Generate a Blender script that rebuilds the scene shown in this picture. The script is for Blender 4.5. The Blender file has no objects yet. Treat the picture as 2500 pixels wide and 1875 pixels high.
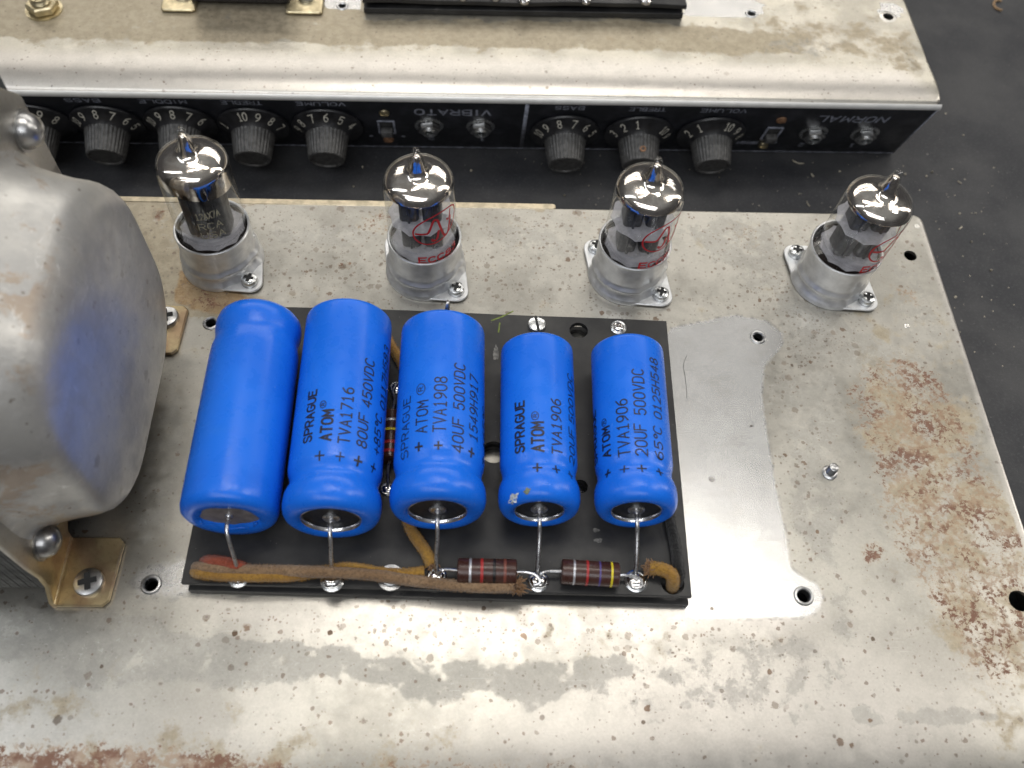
import bpy, bmesh, math, random
import numpy as np
from mathutils import Vector, Matrix
from mathutils.geometry import delaunay_2d_cdt

random.seed(7); np.random.seed(7)
C = bpy.context.scene.collection
S = 0.01                      # all shapes below are written in centimetres
sin, cos, pi = math.sin, math.cos, math.pi
R = math.radians

# ------------------------------------------------------------------ camera
CAM = dict(rx=0.5412, ry=-0.0482, rz=-0.0136, loc=(4.8451, -8.0917, 24.8622), f=2222.68)
cam_d = bpy.data.cameras.new("camera"); cam = bpy.data.objects.new("camera", cam_d); C.objects.link(cam)
cam.location = [v * S for v in CAM['loc']]
cam.rotation_euler = (CAM['rx'], CAM['ry'], CAM['rz'])
cam_d.sensor_width = 36; cam_d.lens = CAM['f'] / 2500 * 36
cam_d.clip_start = 0.01; cam_d.clip_end = 100
cam_d.dof.use_dof = True; cam_d.dof.focus_distance = 0.285; cam_d.dof.aperture_fstop = 14
bpy.context.scene.camera = cam

# ------------------------------------------------------------------ light
w = bpy.data.worlds.new("World"); bpy.context.scene.world = w; w.use_nodes = True
wt = w.node_tree; bg = wt.nodes['Background']      # a plain workshop: dim walls, paler ceiling
_g = wt.nodes.new('ShaderNodeTexCoord'); _x = wt.nodes.new('ShaderNodeSeparateXYZ'); _m = wt.nodes.new('ShaderNodeMapRange'); _m.interpolation_type = 'SMOOTHSTEP'
_r = wt.nodes.new('ShaderNodeMix'); _r.data_type = 'RGBA'
wt.links.new(_g.outputs['Generated'], _x.inputs[0]); wt.links.new(_x.outputs[2], _m.inputs[0]); _m.inputs[1].default_value = .25; _m.inputs[2].default_value = .95
wt.links.new(_m.outputs[0], _r.inputs[0]); _r.inputs[6].default_value = (.075, .075, .078, 1); _r.inputs[7].default_value = (.27, .275, .275, 1)
wt.links.new(_r.outputs[2], bg.inputs[0]); bg.inputs[1].default_value = 1.0
def lamp(name, loc, size, power, col=(1, .955, .885), target=(6, 4, 0)):
    d = bpy.data.lights.new(name, 'AREA'); d.shape = 'RECTANGLE'; d.size = size[0]*S; d.size_y = size[1]*S
    d.energy = power; d.color = col
    o = bpy.data.objects.new(name, d); C.objects.link(o); o.location = [v*S for v in loc]
    o.rotation_euler = (Vector(target)-Vector(loc)).to_track_quat('-Z', 'Y').to_euler()
    return o
lamp("ceiling_or_added_light", (14, 48, 150), (105, 5), 2.9)
lamp("ceiling_or_added_light", (20, 57, 152), (105, 5), 2.5)
lamp("ceiling_or_added_light", (-6, 30, 150), (60, 4), 2.0)
for _k in range(3): lamp("ceiling_or_added_light", (30, 190+55*_k, 165), (420, 9), 10+2*_k)
lamp("ceiling_or_added_light", (-120, 20, 130), (14, 130), 4.0, (.9, .95, 1))  # side lamp added on the left for a highlight on the bell
lamp("ceiling_or_added_light", (190, 60, 105), (20, 220), 11.0)  # lamp added on the right to brighten the bell's top and the tubes
for _k in range(3): lamp("ceiling_or_added_light", (-20, -70-38*_k, 150), (190, 6), 5.4, (.95, .97, 1))  # fill added behind the camera, split into bars for its reflections
lamp("ceiling_or_added_light", (150, 18, 148), (14, 34), 3.0)  # small lamp added for a highlight on bell and tubes
vs = bpy.context.scene.view_settings
vs.view_transform = 'Standard'; vs.look = 'None'; vs.exposure = 0; vs.gamma = 1; vs.use_curve_mapping = False
bpy.context.scene.cycles.caustics_refractive = False

# ------------------------------------------------------------------ helpers: photo pixel -> place on a plane (cm)
def _rm():
    rx, ry, rz = CAM['rx'], CAM['ry'], CAM['rz']
    return np.array((Matrix.Rotation(rz, 3, 'Z') @ Matrix.Rotation(ry, 3, 'Y') @ Matrix.Rotation(rx, 3, 'X')))
RM = _rm(); CL = np.array(CAM['loc'])
def ray(u, v): return RM @ np.array([(u-1250)/CAM['f'], -(v-937.5)/CAM['f'], -1.])
def at(u, v, z=0.0):
    d = ray(u, v); return CL + (z-CL[2])/d[2]*d

# ------------------------------------------------------------------ mesh builder
class MB:
    def __init__(s): s.v = []; s.f = []
    def add(s, verts, faces, M=None):
        o = len(s.v)
        for p in verts: s.v.append(tuple(M @ Vector(p)) if M is not None else tuple(p))
        for f in faces: s.f.append(tuple(i+o for i in f))
        return s
    def rings(s, rings, closed=True, cap0=False, cap1=False, M=None):
        n = len(rings[0]); vs_ = [p for r in rings for p in r]; fs = []
        for i in range(len(rings)-1):
            for j in range(n if closed else n-1):
                k = (j+1) % n
                fs.append((i*n+j, i*n+k, (i+1)*n+k, (i+1)*n+j))
        if cap0: fs.append(tuple(range(n))[::-1])
        if cap1: fs.append(tuple((len(rings)-1)*n+j for j in range(n)))
        return s.add(vs_, fs, M)
    def lathe(s, prof, n=32, M=None, mod=None):
        """prof: list of (radius, height) round local z"""
        vs_ = []; idx = []
        for r, h in prof:
            if r < 1e-6: idx.append([len(vs_)]); vs_.append((0, 0, h))
            else:
                idx.append(list(range(len(vs_), len(vs_)+n)))
                for j in range(n):
                    a = 2*pi*j/n; rr = r*(mod(a, h) if mod else 1)
                    vs_.append((rr*cos(a), rr*sin(a), h))
        fs = []
        for a, b in zip(idx, idx[1:]):
            if len(a) == 1 and len(b) == 1: continue
            for j in range(n):
                k = (j+1) % n
                if len(a) == 1: fs.append((a[0], b[k], b[j])[::-1])
                elif len(b) == 1: fs.append((a[j], a[k], b[0]))
                else: fs.append((a[j], a[k], b[k], b[j]))
        return s.add(vs_, fs, M)
    def tube(s, path, r, n=10, M=None, caps=True, jit=0):
        P = [Vector(p) for p in path]; rings = []
        t = (P[1]-P[0]).normalized(); up = Vector((0, 0, 1)) if abs(t.z) < .9 else Vector((1, 0, 0))
        nrm = (up - t*up.dot(t)).normalized()
        for i, p in enumerate(P):
            t = (P[min(i+1, len(P)-1)]-P[max(i-1, 0)]).normalized()
            nrm = (nrm - t*nrm.dot(t)).normalized(); b = t.cross(nrm)
            rr = r[i] if isinstance(r, (list, tuple)) else r
            rings.append([tuple(p + (nrm*cos(2*pi*j/n)+b*sin(2*pi*j/n))*rr*(1+jit*(random.random()-.5))) for j in range(n)])
        return s.rings(rings, cap0=caps, cap1=caps, M=M)
    def box(s, x0, x1, y0, y1, z0, z1, M=None, b=0.0):
        bm = bmesh.new(); bmesh.ops.create_cube(bm, size=1)
        for v in bm.verts: v.co = Vector(((x0+x1)/2+v.co.x*(x1-x0), (y0+y1)/2+v.co.y*(y1-y0), (z0+z1)/2+v.co.z*(z1-z0)))
        if b: bmesh.ops.bevel(bm, geom=bm.edges[:], offset=b, segments=2, affect='EDGES', profile=.5)
        bm.verts.ensure_lookup_table()
        s.add([tuple(v.co) for v in bm.verts], [tuple(v.index for v in f.verts) for f in bm.faces], M); bm.free(); return s
    def build(s, name, mat, parent=None, angle=35, loc=None):
        me = bpy.data.meshes.new(name)
        me.from_pydata([tuple(c*S for c in v) for v in s.v], [], s.f); me.validate()
        me.materials.append(mat); me.shade_smooth()
        if angle is not None: me.set_sharp_from_angle(angle=R(angle))
        o = bpy.data.objects.new(name, me); C.objects.link(o)
        if parent is not None: o.parent = parent
        if loc is not None: o.location = [c*S for c in loc]
        return o

def tag(o, label=None, cat=None, group=None, kind=None):
    if label: o['label'] = label
    if cat: o['category'] = cat
    if group: o['group'] = group
    if kind: o['kind'] = kind
    return o
def thing(name, label, cat, loc=(0, 0, 0), rot=(0, 0, 0), group=None):
    o = bpy.data.objects.new(name, None); C.objects.link(o); o.empty_display_size = .01
    o.location = [c*S for c in loc]; o.rotation_euler = rot
    return tag(o, label, cat, group)
def copy_tree(o, parent=None):
    c = o.copy(); C.objects.link(c); c.parent = parent
    for ch in list(o.children): copy_tree(ch, c)
    return c

def circle(cx, cy, r, n=20): return [(cx+r*cos(2*pi*i/n), cy+r*sin(2*pi*i/n)) for i in range(n)]
def slot(x0, x1, cy, r, n=8):
    return [(x1+r*sin(pi*i/n), cy-r*cos(pi*i/n)) for i in range(n+1)] + [(x0-r*sin(pi*i/n), cy+r*cos(pi*i/n)) for i in range(n+1)]
def rrect(x0, x1, y0, y1, r, seg=5, step=None):
    pts = []
    for cx, cy, a0 in ((x1-r, y0+r, -90), (x1-r, y1-r, 0), (x0+r, y1-r, 90), (x0+r, y0+r, 180)):
        for i in range(seg+1):
            a = R(a0+90*i/seg); pts.append((cx+r*cos(a), cy+r*sin(a)))
    if step: pts = resample(pts, step)
    return pts
def resample(pts, step):
    out = []
    for a, b in zip(pts, pts[1:]+pts[:1]):
        d = math.hypot(b[0]-a[0], b[1]-a[1]); k = max(1, int(d/step))
        out += [(a[0]+(b[0]-a[0])*i/k, a[1]+(b[1]-a[1])*i/k) for i in range(k)]
    return out
def inside(p, poly):
    x, y = p; c = False; j = len(poly)-1
    for i in range(len(poly)):
        xi, yi = poly[i]; xj, yj = poly[j]
        if (yi > y) != (yj > y) and x < (xj-xi)*(y-yi)/(yj-yi)+xi: c = not c
        j = i
    return c
def tri_region(outer, holes, grid=None):
    vs_ = list(outer); es = [(i, (i+1) % len(outer)) for i in range(len(outer))]
    for h in holes:
        o = len(vs_); vs_ += h; es += [(o+i, o+(i+1) % len(h)) for i in range(len(h))]
    if grid:
        xs = [p[0] for p in outer]; ys = [p[1] for p in outer]
        hb = [(min(q[0] for q in h), max(q[0] for q in h), min(q[1] for q in h), max(q[1] for q in h)) for h in holes]
        x = min(xs)+grid
        while x < max(xs)-grid*.6:
            y = min(ys)+grid
            while y < max(ys)-grid*.6:
                if not any(b[0]-.08 < x < b[1]+.08 and b[2]-.08 < y < b[3]+.08 for b in hb): vs_.append((x, y))
                y += grid
            x += grid
    r = delaunay_2d_cdt([Vector(v) for v in vs_], es, [], 1, 1e-5)
    V = [tuple(v) for v in r[0]]; F = []
    for f in r[2]:
        c = (sum(V[i][0] for i in f)/len(f), sum(V[i][1] for i in f)/len(f))
        if any(b and inside(c, h) for h, b in zip(holes, [1]*len(holes))): continue
        if len(outer) > 8 or not grid:
            if not inside(c, outer): continue
        a = sum((V[f[i-1]][0]*V[f[i]][1]-V[f[i]][0]*V[f[i-1]][1]) for i in range(len(f)))
        F.append(tuple(f) if a > 0 else tuple(f)[::-1])
    return V, F
def normals2(poly):
    n = len(poly); out = []
    for i in range(n):
        a = poly[i-1]; b = poly[(i+1) % n]; dx, dy = b[0]-a[0], b[1]-a[1]; L = math.hypot(dx, dy) or 1
        out.append((dy/L, -dx/L))
    return out
def area(poly): return sum(poly[i-1][0]*poly[i][1]-poly[i][0]*poly[i-1][1] for i in range(len(poly)))
def plate(mb, outer, holes, z0, z1, M=None, bev=.02, bend=None, grid=None):
    """a flat sheet with real holes and thickness; chamfered rim"""
    if area(outer) < 0: outer = outer[::-1]
    holes = [h if area(h) > 0 else h[::-1] for h in holes]
    zz = bend or (lambda x, y: 0)
    nn = normals2(outer); inner = [(p[0]-n[0]*bev, p[1]-n[1]*bev) for p, n in zip(outer, nn)]
    V, F = tri_region(inner, holes, grid)
    mb.add([(x, y, z1+zz(x, y)) for x, y in V], F, M)
    mb.add([(x, y, z0+zz(x, y)) for x, y in V], [f[::-1] for f in F], M)
    mb.rings([[(x, y, z0+zz(x, y)) for x, y in inner], [(x, y, z0+bev+zz(x, y)) for x, y in outer],
              [(x, y, z1-bev+zz(x, y)) for x, y in outer], [(x, y, z1+zz(x, y)) for x, y in inner]], M=M)
    for h in holes:
        mb.rings([[(x, y, z1+zz(x, y)) for x, y in h], [(x, y, z0+zz(x, y)) for x, y in h]], M=M)
    return mb
def spline(pts, n=8):
    P = [Vector(p) for p in pts]; P = [P[0]*2-P[1]] + P + [P[-1]*2-P[-2]]; out = []
    for i in range(1, len(P)-2):
        for k in range(n):
            t = k/n; a, b, c, d = P[i-1:i+3]
            out.append(.5*((2*b)+(c-a)*t+(2*a-5*b+4*c-d)*t*t+(3*b-a-3*c+d)*t**3))
    out.append(P[-2]); return [tuple(p) for p in out]

# ------------------------------------------------------------------ stroke lettering (drawn as thin ribbons of ink)
def arc(cx, cy, rx, ry, a0, a1, n=8): return [(cx+rx*cos(R(a0+(a1-a0)*i/n)), cy+ry*sin(R(a0+(a1-a0)*i/n))) for i in range(n+1)]
G = {
 'A': [[(0, 0), (2, 6), (4, 0)], [(.75, 2.1), (3.25, 2.1)]],
 'B': [[(0, 0), (0, 6), (2.6, 6)]+arc(2.6, 4.6, 1.3, 1.4, 90, -90, 6)+[(0, 3.2)], [(2.6, 3.2)]+arc(2.5, 1.6, 1.5, 1.6, 90, -90, 6)+[(0, 0)]],
 'C': [arc(2.1, 4, 2, 2, 35, 180, 6)+arc(2.1, 2, 2, 2, 180, 325, 6)],
 'D': [[(0, 0), (0, 6), (2, 6)]+arc(2, 4, 2, 2, 90, 0, 4)+arc(2, 2, 2, 2, 0, -90, 4)+[(0, 0)]],
 'E': [[(4, 0), (0, 0), (0, 6), (4, 6)], [(0, 3.1), (3.2, 3.1)]],
 'F': [[(0, 0), (0, 6), (4, 6)], [(0, 3.1), (3.2, 3.1)]],
 'G': [arc(2.1, 4, 2, 2, 35, 180, 6)+arc(2.1, 2, 2, 2, 180, 350, 6)+[(4.1, 2.8), (2.4, 2.8)]],
 'H': [[(0, 0), (0, 6)], [(4, 0), (4, 6)], [(0, 3), (4, 3)]],
 'I': [[(1, 0), (1, 6)]],
 'J': [[(3.4, 6), (3.4, 1.6)]+arc(1.8, 1.6, 1.6, 1.6, 0, -170, 6)],
 'L': [[(0, 6), (0, 0), (4, 0)]],
 'M': [[(0, 0), (0, 6), (2, 2), (4, 6), (4, 0)]],
 'N': [[(0, 0), (0, 6), (4, 0), (4, 6)]],
 'O': [arc(2, 4, 2, 2, 0, 180, 8)+arc(2, 2, 2, 2, 180, 360, 8)+[(4, 4)]],
 'P': [[(0, 0), (0, 6), (2.4, 6)]+arc(2.4, 4.4, 1.6, 1.6, 90, -90, 6)+[(0, 2.8)]],
 'R': [[(0, 0), (0, 6), (2.4, 6)]+arc(2.4, 4.4, 1.6, 1.6, 90, -90, 6)+[(0, 2.8)], [(2.2, 2.8), (4, 0)]],
 'S': [arc(2, 4.55, 1.9, 1.45, 20, 270, 8)+arc(2, 1.55, 2, 1.55, 90, -160, 8)],
 'T': [[(0, 6), (4, 6)], [(2, 6), (2, 0)]],
 'U': [[(0, 6), (0, 2)]+arc(2, 2, 2, 2, 180, 360, 8)+[(4, 6)]],
 'V': [[(0, 6), (2, 0), (4, 6)]],
 'W': [[(0, 6), (1, 0), (2, 4), (3, 0), (4, 6)]],
 'X': [[(0, 0), (4, 6)], [(0, 6), (4, 0)]],
 '0': [arc(2, 4, 2, 2, 0, 180, 8)+arc(2, 2, 2, 2, 180, 360, 8)+[(4, 4)]],
 '1': [[(.8, 4.9), (2, 6), (2, 0)], [(.6, 0), (3.4, 0)]],
 '2': [arc(2, 4.1, 1.9, 1.9, 160, -30, 8)+[(0, 0), (4, 0)]],
 '3': [arc(2, 4.5, 1.7, 1.5, 150, -90, 8)+arc(2, 1.5, 1.9, 1.5, 90, -150, 8)],
 '4': [[(3, 0), (3, 6), (0, 1.7), (4, 1.7)]],
 '5': [[(3.7, 6), (.5, 6), (.2, 3.3)]+arc(2, 1.95, 2, 1.95, 120, -150, 8)],
 '6': [[(3.3, 6)]+arc(2.1, 2, 2.1, 3.2, 130, 180, 3)+arc(2, 1.8, 1.9, 1.8, 180, 540, 12)],
 '7': [[(0, 6), (4, 6), (1.3, 0)]],
 '8': [arc(2, 4.6, 1.6, 1.4, -90, 270, 12), arc(2, 1.6, 2, 1.6, 90, 450, 12)],
 '9': [[(.7, 0)]+arc(1.9, 4, 2.1, 3.2, -50, 0, 3)+arc(2, 4.2, 1.9, 1.8, 0, 360, 12)],
 '+': [[(2, .9), (2, 5.1)], [(0, 3), (4, 3)]],
 'o': [arc(1.2, 5, 1.1, 1.1, 0, 360, 10)],
 '@': [arc(1.5, 4.6, 1.5, 1.5, 0, 360, 12), [(1, 3.8), (1, 5.4), (1.7, 5.4), (2, 4.9), (1.6, 4.6), (1, 4.6)], [(1.5, 4.6), (2.1, 3.8)]],
 ' ': [],
}
ADV = {'o': 3.4, '@': 4, ' ': 5, 'I': 3.7, 'M': 6.2}
def text_strokes(txt, adv=5.6):
    out = []; x = 0
    for ch in txt:
        for st in G[ch]: out.append([(x+p[0], p[1]) for p in st])
        x += ADV.get(ch, adv)
    return out, x-(adv-4)
def ribbons(mb, strokes, wd, fmap, maxseg=.12, dz=.0012):
    """strokes in cm on a 2-d sheet; fmap(u, v, lift) -> point"""
    for k, st in enumerate(strokes):
        pts = [st[0]]
        for a, b in zip(st, st[1:]):
            d = math.hypot(b[0]-a[0], b[1]-a[1])
            if d < 1e-6: continue
            n = max(1, int(math.ceil(d/maxseg)))
            pts += [(a[0]+(b[0]-a[0])*i/n, a[1]+(b[1]-a[1])*i/n) for i in range(1, n+1)]
        if len(pts) < 2: continue
        n = len(pts); L = []; Rr = []
        for i in range(n):
            a = pts[max(i-1, 0)]; b = pts[min(i+1, n-1)]; p = pts[i]
            t1 = (p[0]-a[0], p[1]-a[1]) if i else (b[0]-p[0], b[1]-p[1]); t2 = (b[0]-p[0], b[1]-p[1]) if i < n-1 else t1
            l1 = math.hypot(*t1); l2 = math.hypot(*t2); t1 = (t1[0]/l1, t1[1]/l1); t2 = (t2[0]/l2, t2[1]/l2)
            tx, ty = t1[0]+t2[0], t1[1]+t2[1]; l = math.hypot(tx, ty)
            if l < .3: tx, ty = t1; l = 1
            tx /= l; ty /= l; c = max(.55, tx*t1[0]+ty*t1[1]); h = wd/2/c
            ex = (-wd*.35 if i == 0 else wd*.35 if i == n-1 else 0)
            px, py = p[0]+tx*ex, p[1]+ty*ex
            L.append(fmap(px-ty*h, py+tx*h, (k % 3)*dz)); Rr.append(fmap(px+ty*h, py-tx*h, (k % 3)*dz))
        mb.add(L+Rr, [(i, i+n, i+n+1, i+1) for i in range(n-1)])
def place_text(mb, txt, u0, u1, v0, h, wd, fmap, slant=0.0, adv=5.6):
    st, W_ = text_strokes(txt, adv); k = (u1-u0)/W_
    ribbons(mb, [[(u0+p[0]*k+slant*p[1]/6*h, v0+p[1]/6*h) for p in s_] for s_ in st], wd, fmap)

# ------------------------------------------------------------------ material helpers
class NT:
    def __init__(s, name):
        s.m = bpy.data.materials.new(name); s.m.use_nodes = True; s.t = s.m.node_tree
        s.b = s.t.nodes['Principled BSDF']; s.tc = s.t.nodes.new('ShaderNodeTexCoord')
        s.P = s.vmul(s.tc.outputs['Object'], (100, 100, 100))
    def put(s, sock, v):
        if isinstance(v, bpy.types.NodeSocket): s.t.links.new(v, sock)
        elif isinstance(v, (tuple, list)) and len(v) == 3 and sock.type == 'RGBA': sock.default_value = (*v, 1)
        else: sock.default_value = v
    def vmul(s, v, k):
        n = s.t.nodes.new('ShaderNodeVectorMath'); n.operation = 'MULTIPLY'; s.put(n.inputs[0], v); n.inputs[1].default_value = k; return n.outputs[0]
    def vadd(s, v, k):
        n = s.t.nodes.new('ShaderNodeVectorMath'); n.operation = 'ADD'; s.put(n.inputs[0], v); s.put(n.inputs[1], k); return n.outputs[0]
    def noise(s, scale, detail=4, rough=.55, vec=None, dist=0, col=False):
        n = s.t.nodes.new('ShaderNodeTexNoise'); s.put(n.inputs['Vector'], s.P if vec is None else vec)
        n.inputs['Scale'].default_value = scale; n.inputs['Detail'].default_value = detail; n.inputs['Roughness'].default_value = rough; n.inputs['Distortion'].default_value = dist
        return n.outputs['Color' if col else 'Fac']
    def voro(s, scale, vec=None, rand=1.0):
        n = s.t.nodes.new('ShaderNodeTexVoronoi'); s.put(n.inputs['Vector'], s.P if vec is None else vec); n.inputs['Scale'].default_value = scale
        n.inputs['Randomness'].default_value = rand
        return n.outputs['Distance'], n.outputs['Color']
    def math(s, op, a, b=0.0, c=0.0, clamp=False):
        n = s.t.nodes.new('ShaderNodeMath'); n.operation = op; n.use_clamp = clamp
        s.put(n.inputs[0], a); s.put(n.inputs[1], b); s.put(n.inputs[2], c); return n.outputs[0]
    def step(s, v, a, b, lo=0.0, hi=1.0):
        n = s.t.nodes.new('ShaderNodeMapRange'); n.interpolation_type = 'SMOOTHSTEP'
        s.put(n.inputs[0], v); s.put(n.inputs[1], a); s.put(n.inputs[2], b); s.put(n.inputs[3], lo); s.put(n.inputs[4], hi); return n.outputs[0]
    def mix(s, f, a, b, mode='MIX'):
        n = s.t.nodes.new('ShaderNodeMix'); n.data_type = 'RGBA'; n.blend_type = mode
        s.put(n.inputs[0], f); s.put(n.inputs[6], a); s.put(n.inputs[7], b); return n.outputs[2]
    def mixf(s, f, a, b):
        n = s.t.nodes.new('ShaderNodeMix'); n.data_type = 'FLOAT'
        s.put(n.inputs[0], f); s.put(n.inputs[2], a); s.put(n.inputs[3], b); return n.outputs[0]
    def attr(s, name):
        n = s.t.nodes.new('ShaderNodeAttribute'); n.attribute_name = name
        q = s.t.nodes.new('ShaderNodeSeparateColor'); s.t.links.new(n.outputs['Color'], q.inputs[0]); return q.outputs[0], q.outputs[1], q.outputs[2]
    def sep(s, v):
        q = s.t.nodes.new('ShaderNodeSeparateXYZ'); s.put(q.inputs[0], v); return q.outputs
    def bump(s, h, strength=.2, dist=.0001):
        n = s.t.nodes.new('ShaderNodeBump'); s.put(n.inputs['Height'], h); n.inputs['Strength'].default_value = strength; n.inputs['Distance'].default_value = dist
        s.t.links.new(n.outputs[0], s.b.inputs['Normal']); return n
    def out(s, **k):
        for a, v in k.items(): s.put(s.b.inputs[a.replace('_', ' ')], v)
        return s.m

def simple(name, col, rough=.5, metal=0.0, var=.15, scale=2.0, bump=.1, bscale=20, spec=.5, coat=0):
    t = NT(name); n = t.noise(scale, 5); k = t.step(n, .3, .7, 1-var, 1+var)
    c = t.mix(1.0, col, t.mix(0.0, (1, 1, 1), (1, 1, 1)), 'MULTIPLY')
    vm = t.t.nodes.new('ShaderNodeVectorMath'); vm.operation = 'SCALE'; t.put(vm.inputs[0], c); t.put(vm.inputs['Scale'], k)
    if bump: t.bump(t.noise(bscale, 3), bump)
    return t.out(Base_Color=vm.outputs[0], Roughness=t.step(t.noise(scale*1.7, 4), .3, .7, rough*.85, min(1, rough*1.2)), Metallic=metal, Specular_IOR_Level=spec, Coat_Weight=coat)

def chassis_material(name, tone=(1, 1, 1), dark=1.0, spots=(), cl=1.0):
    t = NT(name); P = t.P
    clean, rust, stain_and_shade = t.attr('paintA'); tan, speck, bright = t.attr('paintB')
    ctr = lambda n_: t.vadd(n_, (-.5, -.5, -.5))
    fine = t.noise(3.0, 10, .72); grain = t.noise(14, 6, .75); big = t.noise(.33, 7, .62); mid = t.noise(.9, 8, .66)
    warp = t.vadd(P, t.vmul(ctr(t.noise(1.6, 6, .65, col=True)), (.6, .6, .6)))
    a = (.47*tone[0], .45*tone[1], .405*tone[2]); b = (.35*tone[0], .335*tone[1], .30*tone[2])
    col = t.mix(t.step(big, .40, .60), a, b)
    col = t.mix(t.math('MULTIPLY', bright, .85), col, (.56, .53, .495))
    # pale flakes and thin grey film on everything
    film = t.math('MULTIPLY', t.step(t.noise(1.7, 11, .75, vec=warp), .49, .55), t.step(t.noise(.5, 5, .6), .42, .6))
    col = t.mix(t.math('MULTIPLY', film, .22), col, (.36, .35, .32))
    flake = t.step(t.noise(5.5, 9, .8, vec=warp), .58, .64); col = t.mix(t.math('MULTIPLY', flake, .20), col, (.60, .59, .56))
    # tan film of old flux and dirt
    tm = t.step(t.math('ADD', tan, t.math('MULTIPLY', t.math('SUBTRACT', mid, .5), 1.7)), .38, .62)
    tm = t.math('MULTIPLY', t.math('MULTIPLY', tm, t.step(tan, 0.0, .3)), t.step(clean, .4, .5, 1, 0))
    col = t.mix(t.math('MULTIPLY', tm, .8), col, t.mix(t.step(fine, .38, .62), (.29, .245, .17), (.39, .335, .24)))
    col = t.mix(t.math('MULTIPLY', t.step(t.math('ADD', tan, t.math('MULTIPLY', t.math('SUBTRACT', t.noise(1.8, 9, .7), .5), .5)), .84, .98), .8), col, t.mix(t.step(fine, .4, .6), (.27, .165, .075), (.40, .28, .15)))
    # dark etched stain with crisp ragged rim; shade beside the transformer painted likewise
    sn = t.noise(1.3, 12, .74, vec=warp)
    ss = t.math('ADD', stain_and_shade, t.math('MULTIPLY', t.math('SUBTRACT', sn, .5), 2.3))
    sm = t.math('MULTIPLY', t.step(ss, .42, .58), t.step(stain_and_shade, 0.0, .2))
    col = t.mix(t.math('MULTIPLY', sm, .46), col, t.mix(t.step(fine, .42, .6), (.27, .265, .245), (.36, .35, .325)))
    col = t.mix(t.math('MULTIPLY', t.math('MULTIPLY', flake, sm), .6), col, (.50, .49, .46))
    # corrosion spots of several sizes, ragged edges
    for sc, r0, th, c_, amt, sd in ((1.6, .16, .97, (.20, .165, .13), .6, .22), (3.2, .34, .70, (.145, .11, .08), .85, .18), (6.0, .38, .60, (.17, .148, .125), .85, .14), (12., .42, .60, (.19, .17, .15), .85, .12)):
        d, vc = t.voro(sc, vec=t.vadd(P, t.vmul(ctr(t.noise(7, 5, .7, col=True)), (sd, sd, sd))))
        rr = t.sep(vc)
        present = t.step(t.math('ADD', rr[0], t.math('MULTIPLY', speck, .50)), th+.30, th+.33)
        size = t.math('MULTIPLY', t.math('MULTIPLY', rr[1], rr[1]), r0)
        spot = t.step(d, t.math('ADD', size, .03), t.math('ADD', size, .09), 1, 0)
        m_ = t.math('MULTIPLY', t.math('MULTIPLY', spot, present), t.math('MULTIPLY', t.math('ADD', t.math('MULTIPLY', rr[2], .6), .4), amt))
        col = t.mix(m_, col, t.mix(rr[2], c_, (c_[0]*1.2, c_[1]*1.0, c_[2]*.9)))
    # clean strip where a cover sat
    cm = t.step(t.math('ADD', clean, t.math('MULTIPLY', t.math('SUBTRACT', t.noise(4, 10, .74), .5), .75)), .40, .60)
    cc = t.mix(t.step(t.noise(.7, 7, .6), .35, .65), (.585*cl, .58*cl, .57*cl), (.635*cl, .63*cl, .62*cl))
    cc = t.mix(t.math('MULTIPLY', t.step(t.noise(1.2, 9, .75), .52, .62), .22), cc, (.50, .48, .44)); cc = t.mix(t.math('MULTIPLY', t.step(t.noise(1.0, 4, .6, vec=t.vmul(P, (1.0, 34, 1))), .58, .66), .16), cc, (.42, .41, .40))
    rim = t.math('MULTIPLY', t.math('MULTIPLY', t.step(clean, .30, .44), t.step(clean, .5, .62, 1, 0)), t.step(t.noise(4, 7, .7), .5, .56))
    col = t.mix(cm, col, cc); col = t.mix(t.math('MULTIPLY', rim, .55), col, (.25, .24, .22))
    for sc_, th in ((2.2, .90), (6.0, .90)):
        d2, vc2 = t.voro(sc_, vec=t.vadd(P, t.vmul(ctr(t.noise(7, 5, .7, col=True)), (.15, .15, .15)))); r2 = t.sep(vc2)
        sp2 = t.math('MULTIPLY', t.step(d2, t.math('MULTIPLY', r2[1], .08), t.math('ADD', t.math('MULTIPLY', r2[1], .08), .06), 1, 0), t.step(r2[0], th, th+.01)); col = t.mix(t.math('MULTIPLY', sp2, .75), col, (.17, .15, .13))
    # rust: tan halo, then branching red-brown crust
    rwarp = t.vadd(P, t.vmul(ctr(t.noise(4.5, 6, .7, col=True)), (.30, .30, .30)))
    rn = t.noise(6.5, 12, .70, vec=rwarp); rl = t.noise(1.1, 4, .6)
    rs = t.math('ADD', rust, t.math('ADD', t.math('MULTIPLY', t.math('SUBTRACT', rn, .5), 2.1), t.math('MULTIPLY', t.math('SUBTRACT', rl, .5), .55)))
    halo = t.math('MULTIPLY', t.step(rs, .30, .62), t.step(rust, .05, .3)); col = t.mix(t.math('MULTIPLY', halo, .24), col, (.40, .325, .225))
    rm = t.math('MULTIPLY', t.step(rs, .63, .66), t.step(rust, .02, .15)); rk = t.step(t.noise(1.3, 7, .65), .42, .58)
    rc = t.mix(t.step(t.noise(1.3, 7, .65), .42, .58), (.19, .095, .062), (.33, .20, .115))
    col = t.mix(t.math('MULTIPLY', rm, t.mixf(rk, .95, .5)), col, rc)
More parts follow.
